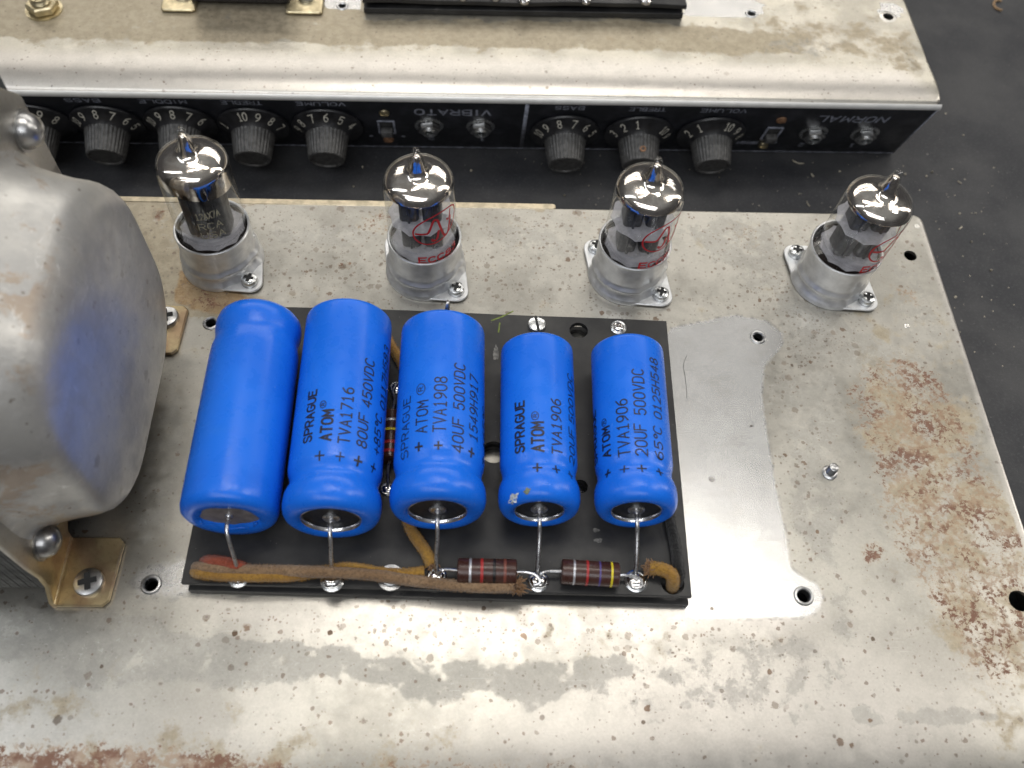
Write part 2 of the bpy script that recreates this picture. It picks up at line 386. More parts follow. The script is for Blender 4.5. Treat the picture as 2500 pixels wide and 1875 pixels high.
    for sx_, sy_, r_, k_ in spots:
        dn = t.t.nodes.new('ShaderNodeVectorMath'); dn.operation = 'DISTANCE'; t.put(dn.inputs[0], t.vmul(t.vadd(P, t.vmul(ctr(t.noise(6, 4, .7, col=True)), (r_*1.5, r_*1.5, 0))), (1, 1, 0))); dn.inputs[1].default_value = (sx_, sy_, 0)
        col = t.mix(t.step(dn.outputs['Value'], r_*.8, r_*1.15, k_, 0), col, (.085, .055, .035))
    # fine scratches and grain
    sc1 = t.noise(1.0, 3, .5, vec=t.vmul(P, (1.2, 26, 1))); sc2 = t.noise(1.0, 3, .5, vec=t.vmul(P, (.6, 60, 1)))
    scr = t.math('MULTIPLY', t.step(sc1, .66, .70), t.step(t.noise(.5, 3), .45, .6)); col = t.mix(t.math('MULTIPLY', scr, .2), col, (.72, .71, .68))
    d3, vc3 = t.voro(.35, vec=t.vadd(t.vmul(P, (1, 1, 0)), t.vmul(ctr(t.noise(.4, 2, col=True)), (1.2, 1.2, 0))))
    g = t.t.nodes.new('ShaderNodeVectorMath'); g.operation = 'SCALE'; t.put(g.inputs[0], col); t.put(g.inputs['Scale'], t.math('MULTIPLY', t.step(grain, .3, .7, .94, 1.05), dark)); col = g.outputs[0]
    rough = t.mixf(cm, t.mixf(sm, .34, .46), .27)
    rough = t.mixf(rm, t.mixf(t.math('MULTIPLY', tm, .8), rough, .50), .8)
    rough = t.math('ADD', rough, t.mixf(cm, t.step(fine, .3, .7, -.04, .05), 0.0))
    metal = t.mixf(rm, t.mixf(tm, .88, .70), .1)
    h = t.math('ADD', t.math('MULTIPLY', fine, .5), t.math('ADD', t.math('MULTIPLY', rm, 1.0), t.math('ADD', t.math('MULTIPLY', sc2, .35), t.math('MULTIPLY', sc1, .4))))
    t.bump(h, .08, .0001)
    return t.out(Base_Color=col, Roughness=rough, Metallic=metal)

M = {}
_c, _s = cos(.0068), sin(.0068)
def _fl(u, v): x, y, z = at(u, v, 0); x, y = x-9, y-11; return (x*_c+y*_s, -x*_s+y*_c)
SPOTS = [(*_fl(u, v), r, k) for u, v, r, k in ((573, 1546, .085, .95), (806, 1545, .075, .95), (563, 1630, .09, .45), (1050, 1607, .11, .5), (140, 1757, .12, .7), (172, 1752, .07, .4), (1571, 1763, .06, .8), (2131, 1560, .06, .85), (1324, 1752, .07, .6), (1738, 1486, .06, .8),
    (1738, 1171, .10, .35), (1181, 1485, .07, .8), (386, 525, .22, .30), (1073, 1660, .05, .6), (248, 1627, .05, .8), (1835, 1040, .05, .6), (1990, 1590, .06, .5), (836, 652, .12, .5), (1412, 520, .14, .4), (1262, 535, .1, .3))]
M['chassis'] = chassis_material('etched_chassis_metal', spots=SPOTS)
M['chassis2'] = chassis_material('smoke_stained_chassis_metal', (1, .985, .94), 1.0, (), .62)
M['edge'] = simple('worn_bent_metal', (.66, .64, .60), .34, 1.0, .12)
M['trim'] = simple('trim_highlight', (.90, .89, .86), .40, .45, .05)  # near-white, so the edge's lamp glint sits in the colour
M['flange_tan'] = simple('tan_passivated_metal', (.52, .45, .33), .38, .9, .2, 3)
M['hole_dark'] = simple('inside_dark', (.02, .02, .02), .8)  # near-black colour standing for the shade inside holes and recesses
M['zinc'] = simple('zinc_plated_metal', (.66, .67, .67), .27, 1.0, .12, 4, .03, 12)
M['thread'] = simple('threaded_steel', (.45, .45, .45), .3, 1.0)
M['shield'] = simple('brushed_socket_aluminium', (.70, .705, .71), .40, .82, .10, 3, .03, 10)
M['lead'] = simple('tinned_wire_metal', (.72, .72, .73), .3, 1.0, .12, 8, .03, 12)
M['solder'] = simple('shiny_solder', (.72, .70, .68), .16, 1.0, .1, 8, .05, 8)
M['steel'] = simple('dull_steel', (.42, .42, .42), .32, 1.0, .2, 4, .1, 20)
M['brass'] = simple('yellow_zinc_plate', (.50, .43, .28), .36, .95, .25, 2.5, .12, 12)
M['rust_screw'] = simple('rusty_screw', (.25, .14, .08), .6, .5, .3, 6)
M['core'] = simple('lacquered_lamination', (.05, .055, .06), .5, .4)

def board_mat():
    t = NT('black_vulcanised_fibre'); n = t.noise(.8, 7, .65)
    c = t.mix(t.step(n, .35, .7), (.012, .012, .013), (.030, .029, .028))
    d, vc = t.voro(5.0); q = t.sep(vc); dust = t.math('MULTIPLY', t.step(d, .03, .08, 1, 0), t.step(q[0], .72, .73))
    c = t.mix(t.math('MULTIPLY', dust, .55), c, (.3, .28, .25))
    sm = t.math('MULTIPLY', t.step(t.noise(.55, 8, .7, dist=.4), .66, .72), .35); c = t.mix(sm, c, (.14, .13, .12))
    t.bump(t.noise(6, 6), .2, .0002)
    return t.out(Base_Color=c, Roughness=t.step(t.noise(.7, 6), .3, .7, .42, .62), Specular_IOR_Level=.45)
M['board'] = board_mat()
def sleeve_mat():
    t = NT('glossy_blue_sleeve')
    c = t.mix(t.step(t.noise(.5, 3), .35, .65), (.007, .130, .67), (.009, .150, .73))
    d, vc = t.voro(3.2); q = t.sep(vc); dust = t.math('MULTIPLY', t.step(d, .02, .05, 1, 0), t.step(q[0], .86, .87))
    c = t.mix(t.math('MULTIPLY', dust, .6), c, (.35, .5, .8))
    sc_ = t.noise(1.0, 3, .6, vec=t.vmul(t.P, (16, 1.6, 16)), dist=.6); c = t.mix(t.math('MULTIPLY', t.math('MULTIPLY', t.step(sc_, .66, .70), t.step(t.noise(.6, 4), .5, .6)), .16), c, (.20, .38, .80))
    c = t.mix(t.math('MULTIPLY', t.step(t.noise(.8, 8, .7), .56, .70), .10), c, (.05, .20, .60))
    h = t.math('ADD', t.noise(1.1, 2), t.math('MULTIPLY', t.noise(9, 3), .07)); t.bump(h, .10, .0006)
    return t.out(Base_Color=c, Roughness=t.step(t.noise(2, 5), .3, .7, .24, .34), Specular_IOR_Level=.34)
M['blue'] = sleeve_mat()
M['ink'] = simple('black_ink', (.004, .006, .02), .45, 0, .2, 8, 0)
M['seal'] = simple('black_rubber_seal', (.010, .011, .014), .4, 0, .3, 5)
M['seal_grey'] = simple('grey_fibre_disc', (.21, .19, .185), .5, .4, .25, 4)
M['alu'] = simple('bare_aluminium', (.85, .85, .86), .22, 1.0, .05)
M['chip'] = simple('chipped_sleeve_patch', (.55, .58, .6), .5, .3, .3, 12)
M['resistor'] = simple('brown_phenolic', (.050, .019, .014), .3, 0, .2, 3, .0, 20)
for k, c in dict(silver=(.50, .50, .53), red=(.33, .02, .02), black=(.008, .006, .006), brown=(.16, .045, .03), violet=(.07, .05, .20), yellow=(.62, .50, .02)).items():
    M['band_'+k] = simple('band_'+k, c, .35, .6 if k == 'silver' else 0, .12, 10, 0)
def cloth(name, ca, cb, sc=1.0):
    t = NT(name); 
    n = t.noise(9, 5, .7); k = t.noise(13, 4, .75)
    c = t.mix(t.step(t.noise(1.1, 4), .35, .65), ca, cb)
    c = t.mix(t.math('MULTIPLY', t.step(k, .45, .62), .55), c, tuple(x*.42 for x in ca))
    t.bump(t.math('ADD', n, k), .9, .0006)
    return t.out(Base_Color=c, Roughness=.95, Specular_IOR_Level=.1, Sheen_Weight=.25)
M['cloth_brown'] = cloth('brown_cotton_braid', (.25, .155, .085), (.33, .22, .13))
M['cloth_yellow'] = cloth('ochre_cotton_braid', (.42, .235, .045), (.34, .18, .045))
M['cloth_red'] = cloth('red_cotton_braid', (.36, .075, .035), (.28, .07, .04))
M['cloth_black'] = cloth('black_cotton_braid', (.012, .012, .012), (.02, .02, .02))
M['fray'] = cloth('frayed_cotton', (.34, .19, .09), (.26, .14, .06))
def glass_mat():
    m = bpy.data.materials.new('clear_tube_glass'); m.use_nodes = True; t = m.node_tree; t.nodes.clear()
    out = t.nodes.new('ShaderNodeOutputMaterial'); mx = t.nodes.new('ShaderNodeMixShader'); tr_ = t.nodes.new('ShaderNodeBsdfTransparent'); gl = t.nodes.new('ShaderNodeBsdfGlossy')
    lw = t.nodes.new('ShaderNodeLayerWeight'); lw.inputs['Blend'].default_value = .35
    mr = t.nodes.new('ShaderNodeMapRange'); mr.inputs[3].default_value = .05; mr.inputs[4].default_value = .62
    pw = t.nodes.new('ShaderNodeMath'); pw.operation = 'POWER'; pw.inputs[1].default_value = 2.2
    t.links.new(lw.outputs['Facing'], pw.inputs[0]); t.links.new(pw.outputs[0], mr.inputs[0]); t.links.new(mr.outputs[0], mx.inputs[0])
    tr_.inputs[0].default_value = (.975, .98, .975, 1); gl.inputs['Roughness'].default_value = .03
    t.links.new(tr_.outputs[0], mx.inputs[1]); t.links.new(gl.outputs[0], mx.inputs[2]); t.links.new(mx.outputs[0], out.inputs[0]); return m
M['glass'] = glass_mat()
def getter_mat():
    t = NT('silver_getter_flash'); t.bump(t.noise(1.5, 3), .25, .0004)
    n = t.noise(2.0, 6, .6)
    return t.out(Base_Color=t.mix(t.step(n, .4, .62), (.80, .74, .68), (.62, .55, .49)), Metallic=1.0, Roughness=t.step(t.noise(2.6, 6, .7), .40, .7, .07, .20))
M['getter'] = getter_mat()
M['anode'] = simple('grey_carbonised_anode', (.085, .087, .095), .38, .6, .25, 5)
M['mica'] = simple('cloudy_mica', (.62, .61, .66), .25, 0, .15, 4, .3, 8)
M['mica'].node_tree.nodes['Principled BSDF'].inputs['Alpha'].default_value = .42
M['red_print'] = simple('red_glass_print', (.50, .018, .025), .4, 0, .1)
M['pale_print'] = simple('pale_worn_print', (.30, .28, .20), .5, 0, .3, 9)
M['socket_inside'] = simple('dark_phenolic', (.030, .019, .017), .45)
def bell_mat():
    t = NT('scuffed_grey_end_bell')
    big = t.noise(.35, 7, .62); fine = t.noise(2.6, 9, .68)
    c = t.mix(t.step(big, .38, .62), (.50, .49, .465), (.37, .365, .36))
    c = t.mix(t.math('MULTIPLY', t.step(t.noise(1.6, 10, .74), .50, .60), .30), c, (.53, .52, .50))
    tn = t.step(t.noise(.7, 9, .68, dist=.4), .50, .57); x, y, z = t.sep(t.P)
    up = t.math('MULTIPLY', t.step(x, 1.45, 1.80, 1, .12), 1.0)
    c = t.mix(t.math('MULTIPLY', t.math('MULTIPLY', tn, up), .62), c, (.36, .27, .19))
    for sc, th in ((.9, .62), (1.8, .66), (4.0, .66)):
        d, vc = t.voro(sc, vec=t.vadd(t.P, t.vmul(t.noise(5, 5, .7, col=True), (.28, .28, .28)))); q = t.sep(vc)
        k = t.math('MULTIPLY', q[1], .17)
        m_ = t.math('MULTIPLY', t.step(d, k, t.math('ADD', k, .06), 1, 0), t.step(q[0], th, th+.02))
        c = t.mix(t.math('MULTIPLY', m_, t.math('ADD', t.math('MULTIPLY', up, .45), .3)), c, (.16, .13, .105))
    sc = t.noise(1.0, 3, .6, vec=t.vmul(t.P, (1, 1.5, 9)), dist=.8); c = t.mix(t.math('MULTIPLY', t.step(sc, .64, .68), .4), c, (.62, .62, .61))
    sc = t.noise(1.0, 3, .6, vec=t.vmul(t.vadd(t.P, t.vmul(t.noise(.8, 2, col=True), (0, 3, 3))), (1, 22, 1.1)), dist=.3); c = t.mix(t.math('MULTIPLY', t.step(sc, .69, .715), .6), c, (.74, .74, .73)); sc = t.noise(1.0, 3, .6, vec=t.vmul(t.P, (1, 11, 1.3)), dist=1.2); c = t.mix(t.math('MULTIPLY', t.step(sc, .68, .71), .4), c, (.6, .6, .6))
    t.bump(t.math('ADD', t.math('MULTIPLY', fine, 1.0), t.math('MULTIPLY', big, 3.0)), .2, .0007)
    return t.out(Base_Color=c, Metallic=.56, Roughness=t.step(t.noise(1.4, 8, .7), .3, .7, .30, .48))
M['bell'] = bell_mat()
def bracket_mat():
    t = NT('discoloured_bracket_plate'); x, y, z = t.sep(t.P)
    k = t.step(t.math('ADD', z, t.math('MULTIPLY', t.noise(.5, 5), 3.0)), 2.6, 5.5)
    c = t.mix(k, t.mix(t.step(t.noise(1.2, 6), .4, .6), (.52, .42, .25), (.42, .30, .19)), (.42, .41, .385))
    c = t.mix(t.math('MULTIPLY', t.step(t.noise(9, 6, .7), .5, .65), .3), c, (.24, .18, .11))
    t.bump(t.noise(10, 4), .1, .0002)
    return t.out(Base_Color=c, Metallic=.92, Roughness=t.step(t.noise(2, 5), .3, .7, .30, .44))
M['bracket'] = bracket_mat()
def panel_mat():
    t = NT('scuffed_black_panel_paint'); c = t.mix(t.step(t.noise(.9, 7, .65), .45, .7), (.009, .010, .013), (.026, .027, .034))
    sc = t.noise(1.0, 3, .6, vec=t.vmul(t.P, (1.5, 20, 20)), dist=.8); c = t.mix(t.math('MULTIPLY', t.step(sc, .66, .70), .5), c, (.09, .09, .10))
    d, vc = t.voro(4.0); q = t.sep(vc); c = t.mix(t.math('MULTIPLY', t.math('MULTIPLY', t.step(d, .04, .10, 1, 0), t.step(q[0], .82, .83)), .5), c, (.16, .13, .11))
    return t.out(Base_Color=c, Roughness=t.step(t.noise(1.5, 6), .3, .7, .28, .5))
M['panel'] = panel_mat()
M['panel_white'] = simple('faded_white_print', (.25, .265, .32), .5, 0, .45, 5, 0)
M['knob'] = simple('worn_black_bakelite', (.055, .054, .053), .42, 0, .45, 6, .1, 14)
M['numeral'] = simple('cream_numeral', (.50, .48, .42), .5, 0, .2, 6, 0)
M['skirt_rim'] = simple('glossy_black_skirt', (.018, .018, .02), .34, 0, .4, 3, .05, 10)
M['black_box'] = simple('black_lacquer', (.012, .012, .014), .5, 0, .3)
def bench_mat():
    t = NT('dusty_dark_rubber_mat'); n = t.noise(.25, 8, .6)
    c = t.mix(t.step(n, .35, .68), (.024, .025, .029), (.050, .050, .052))
    c = t.mix(t.math('MULTIPLY', t.step(t.noise(9, 6, .7), .5, .7), .45), c, (.085, .085, .088))
    for s_, th, r_ in ((1.1, .80, .035), (2.6, .80, .05), (7.0, .82, .10)):
        d, vc = t.voro(s_); q = t.sep(vc); k = t.math('MULTIPLY', t.step(d, t.math('MULTIPLY', q[1], r_), t.math('ADD', t.math('MULTIPLY', q[1], r_), .03), 1, 0), t.step(q[0], th, th+.01))
        c = t.mix(t.math('MULTIPLY', k, .6), c, (.30, .29, .27))
    sc = t.noise(1.0, 3, .6, vec=t.vmul(t.P, (3, 14, 1)), dist=1.0); c = t.mix(t.math('MULTIPLY', t.step(sc, .70, .72), .25), c, (.14, .14, .14))
    t.bump(t.noise(12, 5, .7), .35, .0003)
    return t.out(Base_Color=c, Roughness=.62, Specular_IOR_Level=.35)
M['bench'] = bench_mat()
M['debris'] = simple('pale_shaving', (.42, .38, .30), .5, .2, .3)
M['debris_tan'] = simple('tan_shaving', (.32, .20, .10), .6)

# ------------------------------------------------------------------ bench
BZ = -4.1
b = MB(); b.add([(-150, -120, 0), (170, -120, 0), (170, 160, 0), (-150, 160, 0), (-150, -120, -3), (170, -120, -3), (170, 160, -3), (-150, 160, -3)],
    [(0, 1, 2, 3), (0, 4, 5, 1), (1, 5, 6, 2), (2, 6, 7, 3), (3, 7, 4, 0), (7, 6, 5, 4)])
tag(b.build('workbench', M['bench'], angle=None, loc=(0, 0, BZ)), 'dark grey rubber topped workbench dusted with specks and shavings', kind='structure')

# ------------------------------------------------------------------ chassis
def sdf_poly(X, Y, poly):
    """signed distance, positive inside"""
    d = np.full(X.shape, 1e9); ins = np.zeros(X.shape, bool); n = len(poly)
    for i in range(n):
        ax, ay = poly[i-1]; bx, by = poly[i]; ex, ey = bx-ax, by-ay
        t = np.clip(((X-ax)*ex+(Y-ay)*ey)/(ex*ex+ey*ey+1e-12), 0, 1)
        d = np.minimum(d, np.hypot(X-ax-t*ex, Y-ay-t*ey))
        with np.errstate(divide='ignore', invalid='ignore'):
            c = ((ay > Y) != (by > Y)) & (X < (bx-ax)*(Y-ay)/(by-ay+1e-12)+ax)
        ins ^= c
    return np.where(ins, d, -d)
def px(poly, T=None):
    out = []
    for u, v in poly:
        p = at(u, v, 0); out.append((p[0], p[1]))
    return out
def wgt(X, Y, poly, soft, amt=1.0):
    return amt*np.clip(.5+sdf_poly(X, Y, poly)/(2*soft), 0, 1)
def paint(me, T, fn):
    n = len(me.vertices); co = np.empty(n*3); me.vertices.foreach_get('co', co); co = co.reshape(-1, 3)/S
    X, Y = T(co[:, 0], co[:, 1]); A, B = fn(X, Y, co[:, 2])
    for nm, D in (('paintA', A), ('paintB', B)):
        at_ = me.color_attributes.new(nm, 'FLOAT_COLOR', 'POINT'); col = np.ones((n, 4)); col[:, :3] = np.clip(D, 0, 1).T
        at_.data.foreach_set('color', col.ravel())

def pan(outer, holes, grid, rad, depth, th, slant=None, dent=None):
    mb = MB(); V, F = tri_region(outer, holes, grid)
    z = dent or (lambda x, y: 0)
    mb.add([(x, y, z(x, y)) for x, y in V], F)
    nn = normals2(outer); rings = []
    ym = min(p[1] for p in outer)
    def prof(out, dz):
        ring = []
        for p, n in zip(outer, nn):
            x, y = p[0]+n[0]*out, p[1]+n[1]*out
            if slant and dz < -.16: 
                yy = ym-rad+slant*(-dz)+.05
                y = max(y, yy)
            ring.append((x, y, dz+(z(x, y) if dz > -.3 else 0)))
        return ring
    for k in range(7):
        a = R(90*k/6); rings.append(prof(rad*sin(a), -rad*(1-cos(a))))
    for dz in (-.17 if slant else -rad-.01, -1.5, -3, -depth): rings.append(prof(rad, min(dz, -rad-.001)))
    mb.rings([r for r in rings][::-1])
    for h in holes:
        mb.rings([[(x, y, z(x, y)) for x, y in h], [(x, y, z(x, y)-th) for x, y in h]])
    return mb

# front chassis: slightly turned
YF = 0.0068
front = thing('amplifier_chassis', 'bare metal amplifier chassis in front, stained and rusty on its right, under the blue capacitors', 'chassis', (9, 11, BZ), (0, 0, YF))
def F2L(x, y):      # world cm -> front chassis local
    x, y = x-9, y-11; return (x*cos(YF)+y*sin(YF), -x*sin(YF)+y*cos(YF))
def L2F(X, Y): return (9+X*cos(YF)-Y*sin(YF), 11+X*sin(YF)+Y*cos(YF))
FX1, FY1 = 21.511-9+.03, 14.348-11
def fpx(u, v): return F2L(*at(u, v, 0)[:2])
front_holes = []     # (u, v, radius, ring)
for u, v, r, ring in ((515, 789, .17, 1), (369, 1427, .19, 1), (1850.6, 823.4, .17, 1), (1962, 1455, .19, 1), (2222.5, 624, .23, 0), (2489, 1467, .31, 0)):
    x, y = fpx(u, v); front_holes.append((x, y, r, ring))
YL = -4.95-11
def froll(x, y): q = min(1, max(0, (YL+1.5-y)/1.5)); return -.10*q*q*q
outer = rrect(-26, FX1-.12, YL+.12, FY1-.12, .25, 4, .22)
small = [circle(x, y, r, 20) for x, y, r, k in front_holes]
fb = pan(outer, small, .16, .12, 4.1, .12, slant=.30, dent=froll)
fb.v = [(x, y, z+4.1) for x, y, z in fb.v]
body = fb.build('chassis_shell', M['chassis'], front, 40)
for p in body.data.polygons: pass
rust_main = px([(2095, 900), (2190, 850), (2290, 905), (2330, 960), (2400, 1080), (2470, 1240), (2530, 1330), (2560, 1650), (2440, 1690), (2360, 1640), (2300, 1530), (2235, 1440), (2170, 1330), (2130, 1230), (2115, 1120), (2060, 1010), (2065, 930)])
rust_dense = px([(2160, 980), (2260, 980), (2350, 1100), (2440, 1290), (2400, 1330), (2290, 1260), (2200, 1180), (2140, 1090)])
clean_main = px([(900, 1330), (1000, 1300), (1500, 1000), (1560, 900), (1640, 800), (1790, 768), (1870, 782), (1912, 815), (1912, 845), (1868, 893), (1861, 960), (1873, 1060), (1900, 1215), (1924, 1330), (1932, 1390), (1962, 1408), (2000, 1428), (2010, 1460), (2001, 1490), (1968, 1507), (1900, 1508), (1690, 1512), (1640, 1460), (1200, 1430), (900, 1400)])
clean_left = px([(330, 1360), (480, 1330), (560, 1400), (500, 1470), (430, 1485), (320, 1480), (290, 1420)])
stains = [(px([(-300, 1440), (0, 1470), (254, 1480), (396, 1508), (424, 1536), (565, 1548), (848, 1576), (1018, 1604), (1250, 1612), (1476, 1600), (1600, 1605), (1560, 1660), (1480, 1690), (1370, 1700), (1310, 1760), (1250, 1728), (1176, 1689), (1063, 1734), (961, 1695), (876, 1666), (735, 1666), (650, 1678), (565, 1695), (509, 1672), (396, 1666), (226, 1695), (170, 1672), (141, 1627), (0, 1615), (-300, 1600)]), .22, 'band'),
          (px([(1476, 1640), (1700, 1570), (1945, 1530), (2000, 1540), (2100, 1560), (2080, 1700), (1960, 1790), (1700, 1770), (1450, 1765), (1440, 1700)]), .5, .50),
          (px([(1880, 900), (2040, 880), (2090, 1000), (2070, 1120), (2060, 1400), (2010, 1400), (1940, 1300), (1890, 1050)]), .5, .60),
          (px([(2010, 1400), (2120, 1400), (2090, 1560), (1960, 1580), (1940, 1545), (2010, 1510)]), .4, .52),
          (px([(2070, 1728), (2095, 1718), (2150, 1735), (2180, 1768), (2120, 1775), (2085, 1760)]), .14, .95),
          (px([(2170, 1738), (2250, 1722), (2430, 1735), (2445, 1752), (2380, 1768), (2200, 1772)]), .20, .86),
          (px([(1190, 545), (1320, 545), (1440, 600), (1380, 640), (1200, 600)]), .3, .62),
          (px([(1640, 560), (1800, 520), (1900, 560), (1930, 700), (1840, 720), (1740, 640)]), .4, .62),
          (px([(660, 562), (860, 548), (935, 575), (840, 605), (680, 595)]), .16, .72),
          (px([(330, 930), (440, 860), (470, 1000), (430, 1240), (400, 1330), (300, 1300)]), .5, .56),  # not a stain: the transformer's shade painted on the plate
          (px([(1880, 700), (1960, 720), (2100, 800), (2250, 880), (2300, 1000), (2040, 900), (1900, 860)]), .3, .66),
          (px([(2160, 600), (2260, 680), (2320, 820), (2280, 900), (2200, 820), (2170, 720)]), .3, .54)]
tans = [(px([(-100, 430), (300, 470), (560, 500), (600, 560), (640, 700), (520, 790), (400, 760), (300, 650), (-100, 600)]), .5, .75),
        (px([(430, 640), (600, 700), (660, 735), (520, 790), (400, 750), (410, 700)]), .35, 1.0),
        (px([(300, 465), (1400, 500), (1400, 520), (300, 492)]), .25, .5),
        (px([(2080, 600), (2330, 740), (2450, 1050), (2560, 1330), (2560, 1750), (2300, 1600), (2100, 1200), (2050, 850)]), 1.0, .48),
        (px([(-200, 1590), (500, 1700), (1100, 1740), (1300, 1830), (1300, 2000), (-300, 2000)]), 1.2, .38),
        (px([(450, 1482), (1900, 1515), (1850, 1600), (1300, 1610), (600, 1560)]), .5, .28),
        (px([(2350, 1650), (2560, 1650), (2560, 1950), (2420, 1900)]), .8, .5)]
rustbits = [(px([(880, 520), (960, 505), (990, 560), (930, 575), (850, 560)]), .2, .50), (px([(1395, 515), (1440, 510), (1450, 540), (1400, 545)]), .15, .52),
            (px([(1230, 535), (1290, 530), (1290, 560), (1240, 560)]), .15, .45), (px([(-100, 1812), (300, 1808), (560, 1825), (700, 1850), (720, 1980), (-200, 1980)]), .25, .74), (px([(640, 1840), (1000, 1835), (1500, 1845), (1500, 1980), (640, 1980)]), .4, .52),
            (px([(2095, 1330), (2150, 1312), (2180, 1350), (2150, 1385), (2110, 1380)]), .2, .66), (px([(440, 680), (560, 715), (640, 740), (520, 770), (420, 740)]), .25, .56),
            (px([(370, 515), (405, 505), (405, 540), (375, 545)]), .12, .75), (px([(2160, 690), (2240, 700), (2260, 760), (2200, 740)]), .2, .55),
            (px([(1770, 540), (1860, 540), (1860, 620), (1790, 600)]), .3, .42), (px([(820, 640), (860, 636), (858, 655), (830, 658)]), .07, .7)]
def front_paint(X, Y, Z):
    clean = np.maximum(wgt(X, Y, clean_main, .26), wgt(X, Y, clean_left, .5, .58)); rust = wgt(X, Y, rust_main, .4, .60)
    rust = np.maximum(rust, wgt(X, Y, rust_dense, .7, .62))
    for p, s, a in rustbits: rust = np.maximum(rust, wgt(X, Y, p, s, a))
    st = np.zeros_like(X)
    for p, s, a in stains:
        if a == 'band': a = .46+.24*np.clip((.2-Y)/1.5, 0, 1)
        st = np.maximum(st, wgt(X, Y, p, s, 1.0)*a)
    tn = np.full_like(X, .20)
    for p, s, a in tans: tn = np.maximum(tn, wgt(X, Y, p, s, a))
    sp = np.full_like(X, .20)
    for p, s, a in ((px([(560, 500), (1500, 520), (1650, 700), (1900, 760), (1600, 790), (1200, 760), (700, 745), (560, 640)]), .8, .95),
                    (px([(1650, 540), (2000, 560), (2150, 760), (1900, 1000), (1800, 760)]), .6, .95),
                    (px([(400, 1480), (1900, 1510), (1980, 1580), (1500, 1600), (900, 1590), (400, 1560)]), .4, 1.0),
                    (px([(1880, 1050), (2000, 1050), (2050, 1400), (1960, 1400)]), .4, .7),
                    (px([(-100, 450), (360, 500), (620, 700), (500, 780), (-100, 700)]), .6, .55)): sp = np.maximum(sp, wgt(X, Y, p, s, a))
    br = wgt(X, Y, px([(1300, 1720), (2100, 1560), (2400, 1720), (2300, 1980), (900, 1980)]), 1.5, .8)
    br = np.maximum(br, wgt(X, Y, px([(-200, 1630), (350, 1720), (700, 1720), (600, 1980), (-300, 1980)]), 1.2, .45))
    br = np.maximum(br, wgt(X, Y, px([(500, 1470), (1950, 1510), (1900, 1560), (1200, 1590), (600, 1540)]), .5, .6))
    br = np.maximum(br, wgt(X, Y, px([(1500, 1440), (2000, 1470), (2020, 1510), (1900, 1545), (1500, 1550)]), .35, 1.0))  # pale patch paints the hot lamp reflection's fade below the clean strip
    x_, y_ = F2L(X, Y); ed = np.clip((x_-(FX1-.22))/.1, 0, 1)*(y_ < FY1-.2); br = np.maximum(br, ed); tn = tn*(1-ed); rust = rust*(1-ed)
    return (clean, rust, st), (tn, sp, br)
paint(body.data, L2F, front_paint)
# insert rings and a dark sheet painted for the shade under the holes
for x, y, r, ring in front_holes:
    if ring:
        m = MB(); m.lathe([(r-.01, -.25), (r-.01, .0), (r+.02, .035), (r+.07, .03), (r+.10, 0)], 24, Matrix.Translation((x, y, 4.102)))
        m.build('threaded_insert', M['thread'], front)
m = MB(); m.box(-24, FX1-.35, YL+1.8, FY1-.4, 3.1, 3.15); m.build('dark_hole_backing', M['hole_dark'], front, None)  # added dark sheet stands for the shade seen through the holes
# raised strip along the back edge
x1 = F2L(*at(1357, 506, 0)[:2])[0]
m = MB(); plate(m, rrect(-24, x1, FY1-.1, FY1+.17, .12, 4), [], 3.96, 4.12, bev=.03); m.build('back_lip', M['flange_tan'], front)
# small dimples and the threaded stud
sx, sy = fpx(2025, 1155)
m = MB(); prof = [(.17, 0)]
prof = [(.24, 0), (.24, .05), (.19, .09), (.15, .1)]
for k in range(6): prof += [(.15, .1+k*.05), (.13, .125+k*.05)]
prof += [(.14, .42), (.09, .45), (0, .45)]
m.lathe(prof, 20); stud = m.build('threaded_stud', M['steel'], None); stud.location = (0, 0, 0)
stud.parent = front; stud.location = (sx*S, sy*S, 4.1*S)
for u, v in ((2239, 552), (2214, 795)):
    x, y = fpx(u, v); m = MB(); m.lathe([(.11, 0), (.10, .012), (.075, .02), (.05, .006), (0, .002)], 16, Matrix.Translation((x, y, 4.1))); m.build('dimple', M['edge'], front)

# rear chassis
YR = 0.0179
rear = thing('amplifier_chassis', 'second amplifier chassis behind, with a black control panel of knobs and jacks', 'chassis', (22, 20, BZ), (0, 0, YR))
def W2R(x, y): x, y = x-22, y-20; return (x*cos(YR)+y*sin(YR), -x*sin(YR)+y*cos(YR))
def L2R(X, Y): return (22+X*cos(YR)-Y*sin(YR), 20+X*sin(YR)+Y*cos(YR))
def rpx(u, v, z=0): return W2R(*at(u, v, z)[:2])
SA = math.atan(1.42/4); Y3 = .246
RX1 = 23.836-22
RZ = .28
def roll(y, y0): q = min(1, max(0, (y0+1.5-y)/1.5)); return -RZ*q*q*q
rear_holes = []
for u, v, r, ring in ((836, 15, .15, 1), (1834, 34, .17, 1), (2168, 41, .23, 0)):
    x, y = rpx(u, v, RZ); rear_holes.append((x, y, r, ring))
outer = rrect(-48, RX1-.14, Y3+.14, 17, .2, 4, .24)
dx_, dy_ = rpx(2238, 158)
def dent(x, y):
    d = math.hypot((x-dx_)/.55, (y-dy_)/.9); return RZ+roll(y, Y3)-(.10*math.exp(-d*d*1.5) if d < 3 else 0)
rb = pan(outer, [circle(x, y, r, 20) for x, y, r, k in rear_holes],   .24, .14, 4.1, .12, slant=math.tan(SA), dent=dent)
rb.v = [(x, y, z+4.1) for x, y, z in rb.v]
rbody = rb.build('chassis_shell', M['chassis2'], rear, 40)
